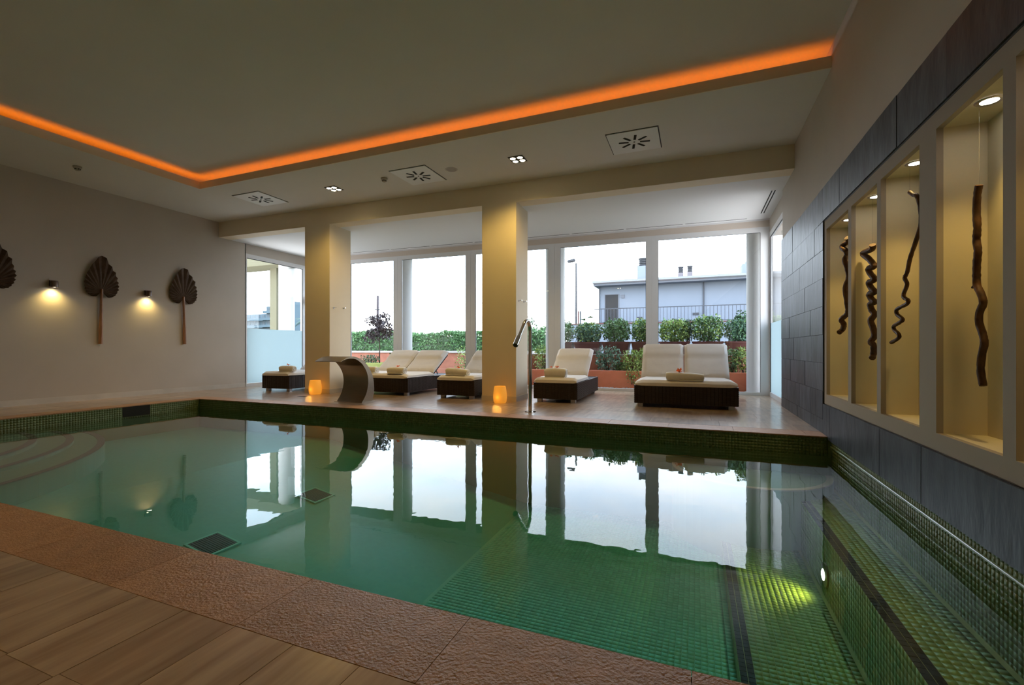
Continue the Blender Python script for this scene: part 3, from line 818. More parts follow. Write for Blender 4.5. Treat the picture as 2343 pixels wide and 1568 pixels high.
# ------------------------------------------------------------------ left wall: palm leaves and sconces
def palm_leaf(y, zb, ztop, zstem, hw, label, lean=0.0):
    d = empty('dried_palm_leaf', (XL + 0.012, y, zstem)); tag(d, label, 'wall decoration', 'dried palm leaves on the taupe wall')
    H_ = ztop - zb
    prof = [(0, 1.0), (7, 0.90), (16, 0.785), (28, 0.665), (42, 0.555), (56, 0.485), (70, 0.435), (84, 0.395), (98, 0.355), (112, 0.31), (126, 0.255), (140, 0.19)]
    def rad(a):
        a = abs(a)
        for (a0, r0), (a1, r1) in zip(prof, prof[1:]):
            if a <= a1: return r0 + (r1 - r0) * (a - a0) / (a1 - a0)
        return prof[-1][1]
    bm = bmesh.new(); n = 46
    ctr = bm.verts.new((0.030, 0, zb - zstem + 0.02))
    rim = []; mid = []
    for k in range(n + 1):
        a = -138 + 276 * k / n
        r = rad(a) * H_ * (1 + rnd.uniform(-0.025, 0.025)) * (0.97 if k % 2 else 1.0)
        s, c = math.sin(R(a)), math.cos(R(a))
        yy = r * s * (hw / (0.43 * H_))
        zo = 0.012 if k % 2 else 0.042
        bow = 0.03 * (1 - abs(a) / 138)
        rim.append(bm.verts.new((zo + bow, yy, zb - zstem + 0.02 + r * c)))
        mid.append(bm.verts.new((0.022 + zo * 0.35 + bow * 0.6, yy * 0.5, zb - zstem + 0.02 + 0.5 * r * c)))
    for k in range(n):
        bm.faces.new((ctr, mid[k], mid[k + 1])); bm.faces.new((mid[k], rim[k], rim[k + 1], mid[k + 1]))
    bmesh.ops.solidify(bm, geom=bm.faces[:], thickness=0.003)
    lf = obj('blade', bm, 'palm_leaf', d)
    bm = bmesh.new()
    tube(bm, smooth_path([(0.022, lean, 0.0), (0.028, lean * 0.6, (zb - zstem) * 0.5), (0.034, 0, zb - zstem), (0.030, 0, zb - zstem + H_ * 0.10)], 4), [0.030] * 4 + [0.024] * 4 + [0.022] * 3 + [0.015, 0.008], 8)
    obj('stem', bm, 'palm_stem', d, smooth='auto')
palm_leaf(4.86, 1.90, 2.55, 0.985, 0.27, 'dried palm fan leaf hung between the two wall lamps', -0.01)
palm_leaf(6.27, 1.91, 2.575, 0.995, 0.29, 'dried palm fan leaf hung nearest the frosted window', 0.03)
palm_leaf(3.49, 1.90, 2.55, 0.985, 0.27, 'dried palm fan leaf cut off by the picture edge', 0.0)
def sconce(y, label):
    d = empty('wall_lamp', (XL, y, 1.96)); tag(d, label, 'wall lamp', 'small metal downlights on the taupe wall')
    obj('mount', bmb((0, 0.03, -0.035, 0.035, -0.03, 0.07)), 'sconce_metal', d, bevel=0.004)
    bm = bmesh.new(); lathe(bm, [(0.0005, 0.060), (0.042, 0.060), (0.048, 0.052), (0.048, -0.045), (0.043, -0.050), (0.040, -0.044)], 24, cx=0.085, cap=False)
    h = obj('housing', bm, 'sconce_metal', d, smooth='auto')
    bm = bmesh.new(); lathe(bm, [(0.0005, -0.046), (0.041, -0.043)], 24, cx=0.085, cap=False); obj('lens', bm, 'lamp_sconce', h)
    s = light('sconce_beam', 'SPOT', (0.085, 0, -0.055), 16.0, (1.0, 0.72, 0.22), d, spot_size=R(135), spot_blend=0.9, shadow_soft_size=0.035)
    s.rotation_euler = (0, R(10), 0)
sconce(4.195, 'lit wall lamp at the cut off palm leaf')
sconce(5.60, 'lit wall lamp between the two whole palm leaves')

# ------------------------------------------------------------------ niche branches and lamps
BR = {
    3: ([(3.107, 1.75), (3.123, 1.703), (3.13, 1.613), (3.123, 1.532), (3.13, 1.468), (3.118, 1.413), (3.127, 1.35), (3.13, 1.284), (3.125, 1.231), (3.093, 1.188), (3.071, 1.135), (3.105, 1.086), (3.107, 1.034), (3.078, 0.981), (3.062, 0.929), (3.084, 0.865), (3.093, 0.787), (3.071, 0.711)], 0.0165, 'thick gently bent brown branch hanging in the nearest open niche', 0),
    2: ([(3.787, 1.936), (3.731, 1.898), (3.673, 1.877), (3.638, 1.806), (3.631, 1.694), (3.683, 1.592), (3.779, 1.5), (3.833, 1.417), (3.853, 1.378), (3.826, 1.332), (3.885, 1.28), (3.865, 1.248), (3.81, 1.222), (3.845, 1.2), (3.977, 1.177), (3.99, 1.143), (3.906, 1.102), (3.947, 1.079), (4.046, 1.062), (4.046, 1.034), (3.951, 1.001), (3.968, 0.975), (4.101, 0.945)], 0.0125, 'thin zigzag brown branch hanging with a hooked top', 0.004),
    1: ([(4.572, 1.751), (4.612, 1.724), (4.776, 1.72), (4.702, 1.647), (4.544, 1.574), (4.672, 1.568), (4.66, 1.524), (4.532, 1.464), (4.654, 1.45), (4.624, 1.404), (4.521, 1.361), (4.636, 1.354), (4.612, 1.31), (4.521, 1.28), (4.601, 1.267), (4.589, 1.215), (4.532, 1.18), (4.578, 1.132), (4.544, 1.068), (4.532, 1.007), (4.572, 0.957), (4.521, 0.926), (4.572, 0.854), (4.527, 0.824)], 0.023, 'thick corkscrew brown branch hanging in a niche', 0.010),
    0: ([(5.245, 1.96), (5.276, 1.931), (5.34, 1.896), (5.261, 1.831), (5.332, 1.804), (5.253, 1.746), (5.237, 1.671), (5.261, 1.579), (5.23, 1.479), (5.245, 1.337), (5.292, 1.245), (5.357, 1.188), (5.357, 1.139), (5.456, 1.094), (5.439, 1.061)], 0.024, 'twisted brown branch hanging in the niche next to the slate block', 0.02),
    4: ([(2.33, 1.80), (2.30, 1.68), (2.35, 1.55), (2.29, 1.42), (2.34, 1.28), (2.30, 1.12), (2.33, 0.95), (2.31, 0.80)], 0.017, 'wavy brown branch hanging in the niche cut by the picture edge', 0.01),
}
XBR = [1.345, 1.345, 1.315, 1.367, 1.36]
nlab = ['round downlight in the niche next to the slate block', 'round downlight above the corkscrew branch', 'round downlight above the thin zigzag branch', 'large looking round downlight above the gently bent branch', 'round downlight in the niche cut by the picture edge']
for i in range(5):
    pts, r, lb, wob = BR[i]
    top = pts[0]
    d = empty('hanging_branch', (XBR[i], top[0], pts[-1][1])); tag(d, lb, 'branch', 'twisted branches hung in the wall niches')
    if i == 1:                 # tight coils below the open top bend
        pts = pts[:3] + [(p[0] * 0.55 + 4.585 * 0.45, p[1]) for p in pts[3:]]
    P = smooth_path([(wob * math.sin(k * 2.1), p[0] - top[0], p[1] - pts[-1][1]) for k, p in enumerate(pts)], 5)
    bm = bmesh.new()
    tube(bm, P, [r * (1 + 0.16 * noise.noise((k * 0.7, i * 5.0, 0))) for k in range(len(P))], 9)
    obj('wood', bm, 'branch', d, smooth='auto')
    if i == 3:
        bm = bmesh.new(); tube(bm, [(0, 0.018, 0.52), (0, 0.045, 0.522), (0, 0.062, 0.514)], [0.010, 0.007, 0.006], 7); obj('twig_stub', bm, 'branch', d)
    bm = bmesh.new(); tube(bm, [(0, 0, pts[0][1] - pts[-1][1]), (0, 0, ZNT - pts[-1][1])], 0.0005, 5); obj('thread', bm, 'thread', d)
    yl = [5.316, 4.591, 3.862, 3.028, 2.31][i]
    dl = empty('niche_downlight', (1.372, yl, ZNT)); tag(dl, nlab[i], 'spotlight', 'round downlights in the wall niches')
    bm = bmesh.new(); lathe(bm, [(0.036, -0.004), (0.052, -0.007), (0.057, -0.001)], 28, cap=False); obj('bezel', bm, 'brushed_steel', dl, smooth=True)
    bm = bmesh.new(); lathe(bm, [(0.0005, -0.003), (0.037, -0.0035)], 24, cap=False); obj('lens', bm, 'lamp_niche', dl)
    light('niche_beam', 'SPOT', (0, 0, -0.02), 27.0, (1.0, 0.68, 0.20), dl, spot_size=R(74), spot_blend=1.0, shadow_soft_size=0.03)

# ------------------------------------------------------------------ loungers
def cushion_bm(w, length, th, head=0.0):
    """rounded mattress lying along +y, z 0..th; head adds a pillow swelling near the far end"""
    bm = bmesh.new()
    ny, nx = 18, 14; rings = []
    e = 0.035
    prof = []
    for j in range(ny + 1):
        y = length * j / ny
        k = min(1.0, y / e, (length - y) / e) if 0 < j < ny else 0.0
        up = th * (0.55 + 0.45 * math.sqrt(max(0, 1 - (1 - k) ** 2))) if k < 1 else th
        if head and y > length - 0.34:
            s = (y - (length - 0.34)) / 0.34
            up += head * min(1, s / 0.12) * (1 - max(0, (s - 0.75) / 0.25) ** 2 * 0.75)
        prof.append((y, up))
    top = []; bot = []
    for y, up in prof:
        rt, rb = [], []
        for i in range(nx + 1):
            x = -w / 2 + w * i / nx
            k = min(1.0, (w / 2 - abs(x)) / e)
            z = up * (0.62 + 0.38 * math.sqrt(max(0, 1 - (1 - k) ** 2))) if k < 1 else up
            z += 0.004 * noise.noise((x * 5, y * 9, w))
            rt.append(bm.verts.new((x, y, z))); rb.append(bm.verts.new((x, y, 0.0 if 0 < i < nx else 0.012)))
        top.append(rt); bot.append(rb)
    for A, s in ((top, 1), (bot, -1)):
        for j in range(ny):
            for i in range(nx):
                q = (A[j][i], A[j][i + 1], A[j + 1][i + 1], A[j + 1][i])
                bm.faces.new(q if s > 0 else q[::-1])
    for j in range(ny):
        bm.faces.new((top[j][0], top[j + 1][0], bot[j + 1][0], bot[j][0])); bm.faces.new((top[j][nx], bot[j][nx], bot[j + 1][nx], top[j + 1][nx]))
    for i in range(nx):
        bm.faces.new((top[0][i], bot[0][i], bot[0][i + 1], top[0][i + 1])); bm.faces.new((top[ny][i], top[ny][i + 1], bot[ny][i + 1], bot[ny][i]))
    return bm
def weave(bm, x0, x1, y0, y1, z0, z1):
    """flat wicker strands over the four sides of a box"""
    h = 0.0155; n = int((z1 - z0) / h)
    def run(ax, fixed, out, a, b):
        L = b - a; m = max(2, int(L / 0.052)); st = L / m
        for r_ in range(n):
            za, zb = z0 + r_ * h + 0.0012, z0 + (r_ + 1) * h - 0.0012
            for c_ in range(m):
                o_ = (0.007 if (r_ + c_) % 2 else 0.0035) * out
                p, q = a + c_ * st, a + (c_ + 1) * st
                if ax == 'x': v = [(p, fixed, za), (q, fixed, za), (q, fixed, zb), (p, fixed, zb)]; v2 = [(p + 0.008, fixed + o_, za), (q - 0.008, fixed + o_, za), (q - 0.008, fixed + o_, zb), (p + 0.008, fixed + o_, zb)]
                else: v = [(fixed, p, za), (fixed, q, za), (fixed, q, zb), (fixed, p, zb)]; v2 = [(fixed + o_, p + 0.008, za), (fixed + o_, q - 0.008, za), (fixed + o_, q - 0.008, zb), (fixed + o_, p + 0.008, zb)]
                A = [bm.verts.new(k) for k in v]; B = [bm.verts.new(k) for k in v2]
                bm.faces.new(B)
                for k in range(4): bm.faces.new((A[k], A[(k + 1) % 4], B[(k + 1) % 4], B[k]))
    run('x', y0, -1, x0, x1); run('x', y1, 1, x0, x1); run('y', x0, -1, y0, y1); run('y', x1, 1, y0, y1)
WOVEN = {}
def lounger(x, y, w, label, angle, backs=1, length=2.0, blen=0.80, hinge=1.02):
    d = empty('sun_lounger', (x, y, 0), R(1.6)); tag(d, label, 'lounger', 'dark wicker loungers with white cushions')
    zb, zt = 0.06, 0.33
    base = obj('base', bmb((-w / 2 + 0.01, w / 2 - 0.01, 0.01, length - 0.01, zb + 0.002, zt - 0.004)), 'wicker_core', d)
    key = (round(w, 3), length)
    if key not in WOVEN:
        bm = bmesh.new(); weave(bm, -w / 2 + 0.007, w / 2 - 0.007, 0.007, length - 0.007, zb, zt - 0.003)
        box(bm, -w / 2, w / 2, 0, 0.03, zt - 0.006, zt + 0.002); box(bm, -w / 2, w / 2, length - 0.03, length, zt - 0.006, zt + 0.002)
        box(bm, -w / 2, -w / 2 + 0.03, 0, length, zt - 0.006, zt + 0.002); box(bm, w / 2 - 0.03, w / 2, 0, length, zt - 0.006, zt + 0.002)
        wv = obj('wicker_weave', bm, 'wicker', base); WOVEN[key] = wv.data; wv['kind'] = 'stuff'
    else:
        wv = bpy.data.objects.new('wicker_weave', WOVEN[key]); COL.objects.link(wv); wv.parent = base; wv['kind'] = 'stuff'
    for sx in (-1, 1):
        for yy in (0.10, length - 0.12):
            obj('foot', bmb((sx * (w / 2 - 0.09) - 0.04, sx * (w / 2 - 0.09) + 0.04, yy - 0.035, yy + 0.035, 0, zb + 0.003)), 'foot_metal', d)
    obj('seat_cushion', cushion_bm(w - 0.03, hinge + 0.02, 0.088), 'cushion', d, M=Matrix.Translation((0, 0.0, zt)), smooth='auto')
    bw = (w - 0.05) / backs
    for k in range(backs):
        cx = -(w - 0.05) / 2 + bw * (k + 0.5)
        Mx = Matrix.Translation((cx, hinge + 0.01, zt + 0.045)) @ Matrix.Rotation(R(angle), 4, 'X')
        obj('back_cushion', cushion_bm(bw - 0.014, blen, 0.085, 0.030), 'cushion', d, M=Mx, smooth='auto')
        obj('back_panel', bmb((-bw / 2 + 0.02, bw / 2 - 0.02, 0.02, blen - 0.05, -0.03, -0.001)), 'wicker_core', d, M=Mx)
    sy, sz = hinge + 0.01 + 0.5 * math.cos(R(angle)), zt + 0.02 + 0.5 * math.sin(R(angle))
    for sx in (-1, 1):
        bm = bmesh.new(); tube(bm, [(sx * w * 0.3, sy, sz), (sx * w * 0.3, sy + 0.22, zt - 0.002)], 0.012, 6)
        obj('back_strut', bm, 'foot_metal', d)
    return d
TH16 = R(1.6)
lounger(-8.222, 7.10, 0.755, 'single wicker lounger cut by the column behind the waterfall spout', 32)
lounger(-5.83, 7.33, 1.50, 'double wicker lounger with low backs behind the waterfall spout', 32, 2)
lounger(-4.006, 7.25, 0.755, 'single wicker lounger cut by the column at the shower pipe', 32)
lounger(-2.166, 7.33, 0.758, 'single wicker lounger standing free between shower pipe and double lounger', 36)
lounger(-0.150, 7.33, 1.474, 'double wicker lounger with upright backs nearest the slate wall', 45, 2)

# towels and flowers
def towel(x, y, length, w, h, label, rz=0.0, slump=0.0, z=0.4185):
    d = empty('rolled_towel', (x, y, z), TH16 + rz); tag(d, label, 'towel', 'rolled white towels on the loungers')
    bm = bmesh.new(); n, s = 14, 20; rings = []
    for i in range(n + 1):
        u = i / n; xx = (u - 0.5) * length
        k = 1 - 0.10 * (2 * abs(u - 0.5)) ** 6
        hh = h * k * (1 - slump * u) + 0.004 * noise.noise((u * 5, x, 0)); ww = w * k
        rg = []
        for q in range(s):
            a = 2 * math.pi * q / s; ca_, sa_ = math.cos(a), math.sin(a)
            e_ = 0.72
            rg.append(bm.verts.new((xx, ww / 2 * math.copysign(abs(ca_) ** e_, ca_), hh / 2 + hh / 2 * math.copysign(abs(sa_) ** e_, sa_))))
        rings.append(rg)
    for a, b_ in zip(rings, rings[1:]):
        for q in range(s): bm.faces.new((a[q], a[(q + 1) % s], b_[(q + 1) % s], b_[q]))
    bm.faces.new(rings[0][::-1]); bm.faces.new(rings[-1])
    obj('roll', bm, 'towel', d, smooth='auto')
    for side in (-1, 1):       # rolled layers showing at the ends
        hh = h * (1 - (slump if side > 0 else 0)) * 0.9
        bm = bmesh.new()
        P = []
        for q in range(44):
            a = q * 0.36; r_ = 0.10 + 0.80 * q / 43
            P.append((side * (length / 2 + 0.002), w / 2 * r_ * math.cos(a), hh / 2 + 0.004 + hh / 2 * r_ * math.sin(a) * 0.96))
        tube(bm, P, 0.0075, 5)
        obj('spiral_end', bm, 'towel', d, smooth=True)
    bm = bmesh.new(); box(bm, -length / 2 + 0.01, length / 2 - 0.01, -w / 2 - 0.025, 0, 0.000, 0.012)
    obj('flap', bm, 'towel', d, bevel=0.004)
    return d
def flower(x, y, z, label, sc_=1.0, seed=0):
    d = empty('orange_flower', (x, y, z)); tag(d, label, 'flower', 'orange blossoms laid on the towels')
    rr = random.Random(seed)
    for k in range(6):
        a = 2 * math.pi * k / 6 + rr.uniform(-0.25, 0.25); L = 0.042 * sc_ * rr.uniform(0.85, 1.15); up = rr.uniform(0.15, 0.8)
        bm = bmesh.new()
        c, s = math.cos(a), math.sin(a); wv = 0.011 * sc_
        V = [bm.verts.new(p) for p in ((0, 0, 0.004), (c * L * .55 - s * wv, s * L * .55 + c * wv, 0.006 + L * .5 * up), (c * L, s * L, 0.006 + L * up), (c * L * .55 + s * wv, s * L * .55 - c * wv, 0.006 + L * .5 * up))]
        bm.faces.new(V); bmesh.ops.solidify(bm, geom=bm.faces[:], thickness=0.002)
        obj('petal', bm, 'flower_orange', d)
    bm = bmesh.new(); bmesh.ops.create_icosphere(bm, subdivisions=1, radius=0.007 * sc_, matrix=Matrix.Translation((0, 0, 0.008))); obj('centre', bm, 'stem_wood', d)
tw = [
    (-8.03, 7.25, 0.33, 0.15, 0.125, 'rolled towel on the lounger cut by the column behind the spout', 0.12, 0.0),
    (-5.40, 7.45, 0.36, 0.16, 0.125, 'rolled towel with trailing flap on the double lounger behind the spout', 0.0, 0.0),
    (-6.08, 7.50, 0.33, 0.16, 0.125, 'rolled towel mostly hidden behind the steel waterfall spout', 0.0, 0.0),
    (-4.03, 7.40, 0.42, 0.18, 0.14, 'rolled towel on the lounger cut by the column at the shower', 0.0, 0.22),
    (-2.20, 7.50, 0.36, 0.18, 0.155, 'thick rolled towel on the free standing single lounger', 0.0, 0.0),
    (-0.15, 7.48, 0.53, 0.19, 0.13, 'long rolled towel on the double lounger at the slate wall', 0.0, 0.20),
]
fl = ['orange flower on the towel of the lounger behind the spout column', 'orange flower on the towel with trailing flap', None,
      'orange flower on the towel of the lounger at the shower column', 'orange flower on the thick towel of the free standing lounger', 'bright orange flower on the long towel at the slate wall']
for k, (x, y, L, w, h, lb, rz, sl_) in enumerate(tw):
    towel(x, y, L, w, h, lb, rz, sl_)
    if fl[k]: flower(x + (0.02 if k != 5 else -0.08), y, 0.4185 + h * (1 - sl_ * 0.5) + 0.001, fl[k], 1.2 if k < 5 else 2.0, k)
flower(-2.28, 7.49, 0.4185 + 0.156, 'second orange flower on the thick towel, towards the shower pipe', 0.8, 11)

# ------------------------------------------------------------------ waterfall spout
d = empty('waterfall_spout', (-5.425, 6.29, 0)); tag(d, 'curved stainless steel waterfall spout at the pool edge', 'water spout')
inner = [(6.150, 0.0), (6.235, 0.10), (6.285, 0.192), (6.315, 0.333), (6.285, 0.488), (6.175, 0.633), (6.026, 0.722), (5.893, 0.742), (5.768, 0.728), (5.665, 0.693)]
outer = [(5.665, 0.700), (5.79, 0.752), (5.90, 0.775), (6.0, 0.768), (6.161, 0.715), (6.315, 0.598), (6.432, 0.421), (6.467, 0.226), (6.45, 0.10), (6.417, 0.0)]
inn = [tuple(p)[1:] for p in smooth_path([(0, a, b_) for a, b_ in inner], 4)]
ou = [tuple(p)[1:] for p in smooth_path([(0, a, b_) for a, b_ in outer], 4)]
def shell_strip(P, x0, x1, th):
    bm = bmesh.new()
    A = [bm.verts.new((x0, p[0] - 6.29, p[1])) for p in P]; B = [bm.verts.new((x1, p[0] - 6.29, p[1])) for p in P]
    for k in range(len(P) - 1): bm.faces.new((A[k], A[k + 1], B[k + 1], B[k]))
    bmesh.ops.solidify(bm, geom=bm.faces[:], thickness=th)
    return bm
obj('front_sheet', shell_strip(inn, -0.262, 0.262, 0.003), 'brushed_steel', d, smooth='auto')
obj('back_sheet', shell_strip(ou, -0.262, 0.262, 0.003), 'brushed_steel', d, smooth='auto')
for sx in (-1, 1):
    bm = bmesh.new()
    prism(bm, [(p[0] - 6.29, p[1]) for p in inn + ou[1:]], 'x', sx * 0.262, sx * 0.266)
    obj('side_plate', bm, 'brushed_steel', d)
obj('base_flange', bmb((-0.29, 0.29, -0.17, 0.16, 0, 0.006)), 'brushed_steel', d)

# shower pipe
d = empty('shower_pipe', (-2.184, 6.148, 0)); tag(d, 'tall bent chrome shower pipe at the pool edge', 'shower')
P = smooth_path([(0, 0, 0.005), (0, 0, 0.5), (0, 0, 1.08), (0, -0.012, 1.19), (0, -0.06, 1.262), (0, -0.135, 1.29), (0, -0.215, 1.262), (0, -0.30, 1.19), (0, -0.475, 1.035)], 5)
bm = bmesh.new(); tube(bm, P, 0.026, 14); obj('pipe', bm, 'chrome', d, smooth='auto')
a, b_ = Vector((0, -0.455, 1.053)), Vector((0, -0.575, 0.945))
bm = bmesh.new(); tube(bm, [a, b_], 0.036, 16); nz1 = obj('nozzle', bm, 'chrome', d, smooth='auto')
bm = bmesh.new(); tube(bm, [b_, b_ + (b_ - a).normalized() * 0.004], 0.029, 14); obj('nozzle_face', bm, 'chrome_dark', nz1)
bm = bmesh.new(); lathe(bm, [(0.0005, 0.0), (0.085, 0.0), (0.085, 0.006), (0.035, 0.010), (0.0005, 0.010)], 24, cap=False); bp_ = obj('base_plate', bm, 'chrome', d, smooth='auto')
for k in range(4):
    bm = bmesh.new(); lathe(bm, [(0.009, 0.004), (0.009, 0.014), (0.0005, 0.015)], 8, cx=0.062 * math.cos(k * math.pi / 2 + .6), cy=0.062 * math.sin(k * math.pi / 2 + .6), cap=False); obj('bolt', bm, 'chrome_dark', bp_)

# candle lanterns
for (x, y, r, lb) in ((-6.985, 6.965, 0.122, 'glowing orange candle lantern by the column behind the spout'), (-3.02, 7.005, 0.115, 'glowing orange candle lantern by the column at the shower pipe')):
    d = empty('candle_lantern', (x, y, 0)); tag(d, lb, 'lantern', 'glowing candle lanterns on the deck')
    prof = [(0.0005, 0.0), (r * .80, 0.0), (r * .93, 0.02), (r, 0.09), (r * .98, 0.15), (r * .86, 0.25), (r * .80, 0.278), (r * .72, 0.272), (r * .74, 0.22), (0.0005, 0.20)]
    bm = bmesh.new(); lathe(bm, prof, 32, cap=False); obj('wax_body', bm, 'lantern_wax', d, smooth='auto')
    bm = bmesh.new(); lathe(bm, [(0.004, 0.198), (0.003, 0.215), (0.0005, 0.216)], 8, cap=False); obj('wick', bm, 'gasket', d)
    light('candle_glow', 'POINT', (0, -r - 0.02, 0.10), 0.5, (1.0, 0.45, 0.08), d, shadow_soft_size=0.08)

# robe hooks on the column sides
for k, (ux, yy, zz_, lb) in enumerate(((-6.774, 7.42, 1.728, 'steel robe hook on the spout column, nearer the pool'), (-6.774, 7.70, 1.741, 'steel robe hook on the spout column, nearer the window'),
                                       (-2.816, 7.44, 1.725, 'steel robe hook on the shower column, nearer the pool'), (-2.816, 7.70, 1.733, 'steel robe hook on the shower column, nearer the window'))):
    hx, hy_ = bxy(ux, yy, MB)
    d = empty('robe_hook', (hx, hy_, zz_), R(1.3)); tag(d, lb, 'hook', 'small robe hooks on the columns')
    bm = bmesh.new(); tube(bm, [(0, 0, 0), (0.006, 0, 0)], 0.018, 12); obj('rose', bm, 'chrome', d)
    bm = bmesh.new(); tube(bm, [(0.006, 0, 0), (0.05, 0, 0.004), (0.058, 0, 0.006)], [0.007, 0.007, 0.012], 10); obj('peg', bm, 'chrome', d)
# small deck drain
d = empty('deck_drain', (-6.86, 6.52, 0)); tag(d, 'small dark drain slot in the far deck', 'drain')
obj('frame', bmb((-0.09, 0.09, -0.035, 0.035, 0.0, 0.003)), 'gasket', d)
for k in range(4): obj('slat', bmb((-0.08, 0.08, -0.027 + k * 0.016, -0.021 + k * 0.016, 0.003, 0.005)), 'metal_grey', d)

# ------------------------------------------------------------------ outdoors
def leaf_mesh(name, n, centre, radii, size, seed, flat=0.0, taper=0.0, shape='ball'):
    """n small folded leaves filling a volume"""
    rg = np.random.RandomState(seed)
    c = np.array(centre, float); r = np.array(radii, float)
    if shape == 'ball':
        p = rg.normal(size=(n, 3)); p /= np.linalg.norm(p, axis=1)[:, None]; p *= (rg.uniform(0.45, 1.0, n) ** 0.6)[:, None]
        p[:, 2] = np.clip(p[:, 2], -0.95, 1)
    else:
        p = rg.uniform(-1, 1, (n, 3))
        k = rg.randint(0, 3, n)                     # push towards top and front faces
        p[k == 0, 2] = rg.uniform(0.75, 1.0, (k == 0).sum()); p[k == 1, 1] = -rg.uniform(0.75, 1.0, (k == 1).sum())
        bumps = np.array([noise.noise((q[0] * r[0] * 2.3, q[2] * r[2] * 2.6, seed)) for q in p])
        p[:, 2] += 0.20 * bumps * (p[:, 2] > 0.3)
    if shape == 'clump':
        p = rg.uniform(-1, 1, (n * 4, 3)); q = (np.abs(p) ** 3.2).sum(1); p = p[q < 1.0][:n]; n = len(p); p += rg.normal(size=(n, 3)) * 0.06
    p = c + p * r
    d = rg.normal(size=(n, 3)); d[:, 2] += 0.5; d /= np.linalg.norm(d, axis=1)[:, None]
    s = np.cross(d, rg.normal(size=(n, 3))); s /= np.linalg.norm(s, axis=1)[:, None]
    L = size * rg.uniform(0.6, 1.3, n)[:, None]; W = L * 0.32
    nn = np.cross(d, s) * L * 0.12
    V = np.stack([p - d * L * .5, p + s * W + nn, p + d * L * .5, p - s * W + nn], 1).reshape(-1, 3)
    i = np.arange(n)[:, None] * 4
    F = np.concatenate([i + np.array([[0, 1, 2]]), i + np.array([[0, 2, 3]])], 0).tolist()
    me = bpy.data.meshes.new(name); me.from_pydata(V.tolist(), [], F); me.update()
    return me
def shrub(name, x, y, z, rx, ry, rz, n, size, mat, label, seed, stems=5, group=None, cat='shrub', mat2=None, shape='clump'):
    d = empty(name, (x, y, z)); tag(d, label, cat, group)
    o = obj('foliage', leaf_mesh('foliage', n, (0, 0, rz * 1.03), (rx, ry, rz), size, seed, shape=shape), mat, d); o['kind'] = 'stuff'
    if mat2:
        o = obj('foliage_tips', leaf_mesh('foliage_tips', n // 3, (0, 0, rz * 1.12), (rx * 1.06, ry * 1.1, rz * 1.05), size, seed + 50, shape=shape), mat2, d); o['kind'] = 'stuff'
    rr = random.Random(seed)
    for k in range(stems):
        bm = bmesh.new(); a = rr.uniform(0, 6.28); q = rr.uniform(0.3, 0.8)
        tube(bm, [(0.03 * math.cos(a), 0.03 * math.sin(a), -0.005), (q * rx * math.cos(a) * .5, q * ry * math.sin(a) * .5, rz * .8), (q * rx * math.cos(a), q * ry * math.sin(a), rz * 1.6)], [0.012, 0.008, 0.004], 5)
        obj('stem', bm, 'stem_wood', d)
    return d
struct('ground', bmb((-90, 60, 10.05, 120, -0.3, -0.03)), 'ground_green', 'planted ground outside the windows')
struct('terrace_floor', bmb((-24, 12, 10.02, 10.70, -0.25, -0.008)), 'terrace_stone', 'narrow paved strip outside the windows')
# pebble strip
rg = np.random.RandomState(3)
bm = bmesh.new()
for k in range(900):
    x, y, r_ = rg.uniform(-5.0, 2.6), rg.uniform(10.22, 10.60), rg.uniform(0.012, 0.026)
    bmesh.ops.create_icosphere(bm, subdivisions=1, radius=r_, matrix=Matrix.Translation((x, y, r_ * 0.4)) @ Matrix.Diagonal((1.2, 0.9, 0.7, 1)))
tag(obj('pebbles', bm, 'pebble', smooth=True), 'strip of grey pebbles along the window sill', 'pebbles', kind='stuff')
struct('canopy', bmb((-20, 8, 10.16, 10.93, 3.45, 3.75)), 'canopy_olive', 'olive soffit of the outdoor canopy above the windows')
cl = ['pale round column outside the frosted side window', 'pale round column outside the hedge window', 'pale round column outside the house window, mostly behind a mullion', 'pale round column outside beside the slate wall window']
for k, x in enumerate((-11.62, -7.35, -3.08, 1.19)):
    bm = bmesh.new(); lathe(bm, [(0.225, -0.02), (0.225, 3.46)], 32)
    o = struct('column', bm, 'column_pale', cl[k], smooth='auto'); o.location = (x, 10.45, 0)
struct('terrace_pillar', bmb((-12.52, -12.24, 10.62, 10.90, -0.02, 3.46)), 'canopy_olive', 'slim square pillar outside the frosted side window')
# lower terracotta bed wall and upper tier
t1 = struct('terracotta_bed', bmb((-4.6, 6.0, 10.62, 10.74, -0.02, 0.395)), 'terracotta', 'low orange terracotta planting bed outside the windows')
obj('soil', bmb((-4.6, 6.0, 10.74, 11.30, -0.02, 0.355)), 'soil', t1)
t2 = struct('terracotta_terrace', bmb((-4.6, 6.0, 11.30, 11.95, -0.02, 0.745)), 'terracotta_dark', 'upper terracotta terrace wall carrying the brown planters')
for k in range(9):
    obj('coping', bmb((-4.6 + k * 1.178, -4.6 + (k + 1) * 1.178 - 0.004, 11.26, 11.98, 0.745, 0.775)), 'coping_white', t2)
t3 = struct('garden_wall', bmb((-26.0, -5.2, 15.0, 15.25, -0.03, 0.75)), 'terracotta_dark', 'orange garden wall below the clipped hedge')
obj('coping', bmb((-26.0, -5.2, 14.96, 15.29, 0.75, 0.82)), 'coping_white', t3)
